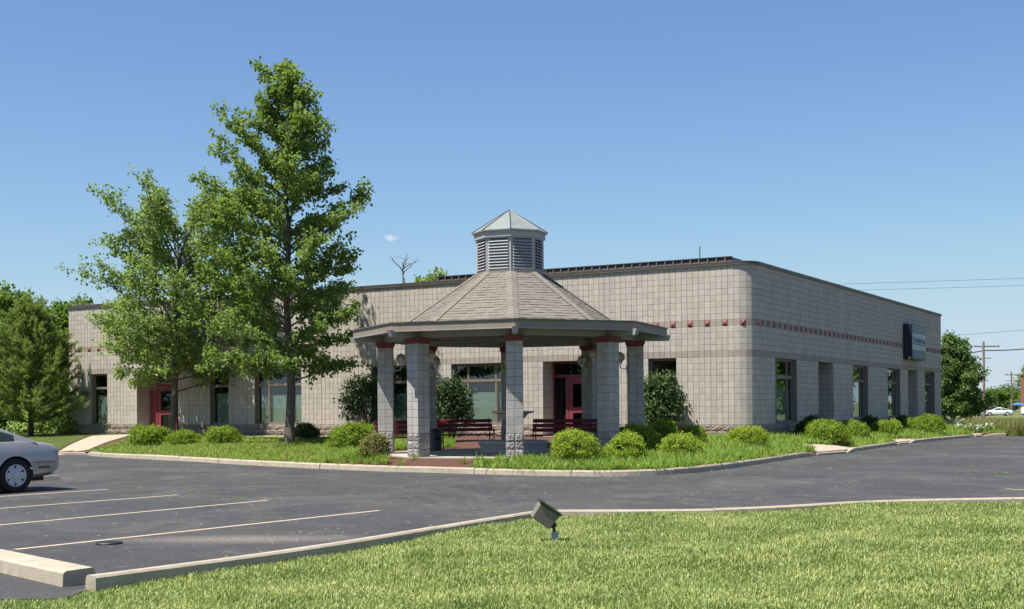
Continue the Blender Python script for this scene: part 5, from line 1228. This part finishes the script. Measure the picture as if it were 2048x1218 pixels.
wire(pd(1380, 706, 96), pd(2170, 650, 96), 'thin wire level with the top of the dense rounded tree', .012, .1)
wire(pd(1968, 701, 150), pd(2150, 683, 150), 'thick cable leaving the nearer utility pole', .06, .3); wire(pd(1968, 701, 150), pd(1850, 712, 150), 'thick cable passing behind the dense rounded tree', .06, .2)
wire(p2_ - up * .6, pd(2150, 742, 150), 'thin wire from the farther utility pole', .02, .3)
WHP = paint('white_paint', (.75, .75, .74), 0, .3); GRP = paint('grey_paint', (.22, .23, .25), .3, .3); BLP = paint('blue_paint', (.06, .10, .28), .2, .3); DKP = paint('dark_paint', (.05, .055, .06), .2, .3)
FC = [(1895, 152, WHP, False, 20, 'white far car half hidden under the dense rounded tree'), (1917, 158, GRP, False, 5, 'grey far car under the dense rounded tree'), (1945, 150, WHP, True, 80, 'white far van beside the nearer utility pole'), (1979, 146, BLP, True, 60, 'blue far van right of the nearer utility pole'), (1996, 140, GRP, True, 175, 'dark grey far van in the open lot'), (2018, 150, WHP, False, 170, 'white far sedan behind another white sedan'), (2024, 138, WHP, False, 175, 'white far sedan at the field edge'), (2046, 132, WHP, True, 10, 'white far pickup like van by the brick building')]
FC = [(a_, b_ * 1.55, *r_) for a_, b_, *r_ in FC]
for px, d, pm, bx_, an, lab in FC:
    g = pd(px, 804, d); make_car('distant_car', lab, (g.x, g.y, gz(g.x, g.y) - .02), R(an), pm, bx_, 'cars in the far lot', False)
BRK = mat('far_brick', (.27, .13, .085), (.21, .10, .07), 6, .9)
g = pd(2041, 804, 262); bb = empty('brick_building', (g.x, g.y, gz(g.x, g.y) - .05), R(-23.5)); tag(bb, 'far brown brick building with square windows', 'building')
hB = 1.6 + (804 - 753) * 262 / FPX - gz(g.x, g.y); m = MB().box(0, 22, 0, 14, 0, hB); m.build('wall', BRK, bb)
MB().box(-.12, 22.1, -.12, 14.1, hB + .002, hB + .25).build('roof_edge', COPE, bb)
for r_ in range(2):
    for c in range(7):
        x = .9 + c * 3; z = 1.0 + r_ * (hB * .45); w_ = MB().box(x, x + 1.5, -.05, -.002, z, z + 1.25).build('window', COPE, bb); MB().box(x + .08, x + 1.42, -.06, -.051, z + .08, z + 1.17).build('pane', GLASS, w_)
g = pd(2036, 804, 240); cn = empty('blue_canopy', (g.x, g.y, gz(g.x, g.y))); tag(cn, 'blue pitched canopy tent in the far lot', 'canopy')
BLC = mat('canopy_fabric', (.06, .16, .42), None, 4, .7)
MB().add([(-1.3, -1.3, 1.75), (1.3, -1.3, 1.75), (1.3, 1.3, 1.75), (-1.3, 1.3, 1.75), (0, 0, 2.25)], [(0, 1, 4), (1, 2, 4), (2, 3, 4), (3, 0, 4)]).build('roof', BLC, cn)
for x in (-1.25, 1.25):
    for y in (-1.25, 1.25): MB().tube((x, y, 0), (x, y, 1.76), .03).build('leg', GALV, cn)
# unseen trees added left of the lot for reflections in the front windows
for k, (x, y, Hh) in enumerate(((-52, -6, 10), (-60, 6, 12), (-66, 20, 11), (-74, 34, 12), (-58, -18, 11))):
    tree('leafy_tree', 'broad leafy tree out of view, added for front window reflections', (x, y, -.1), Hh, 1.2, side_prof([(0, 3.2), (.4, 4.2), (.75, 3.0), (1, .8)]), 36, 6000, .47, LEAFB, 91 + k, .22, group='unseen trees added for front window reflections', spread=.3)
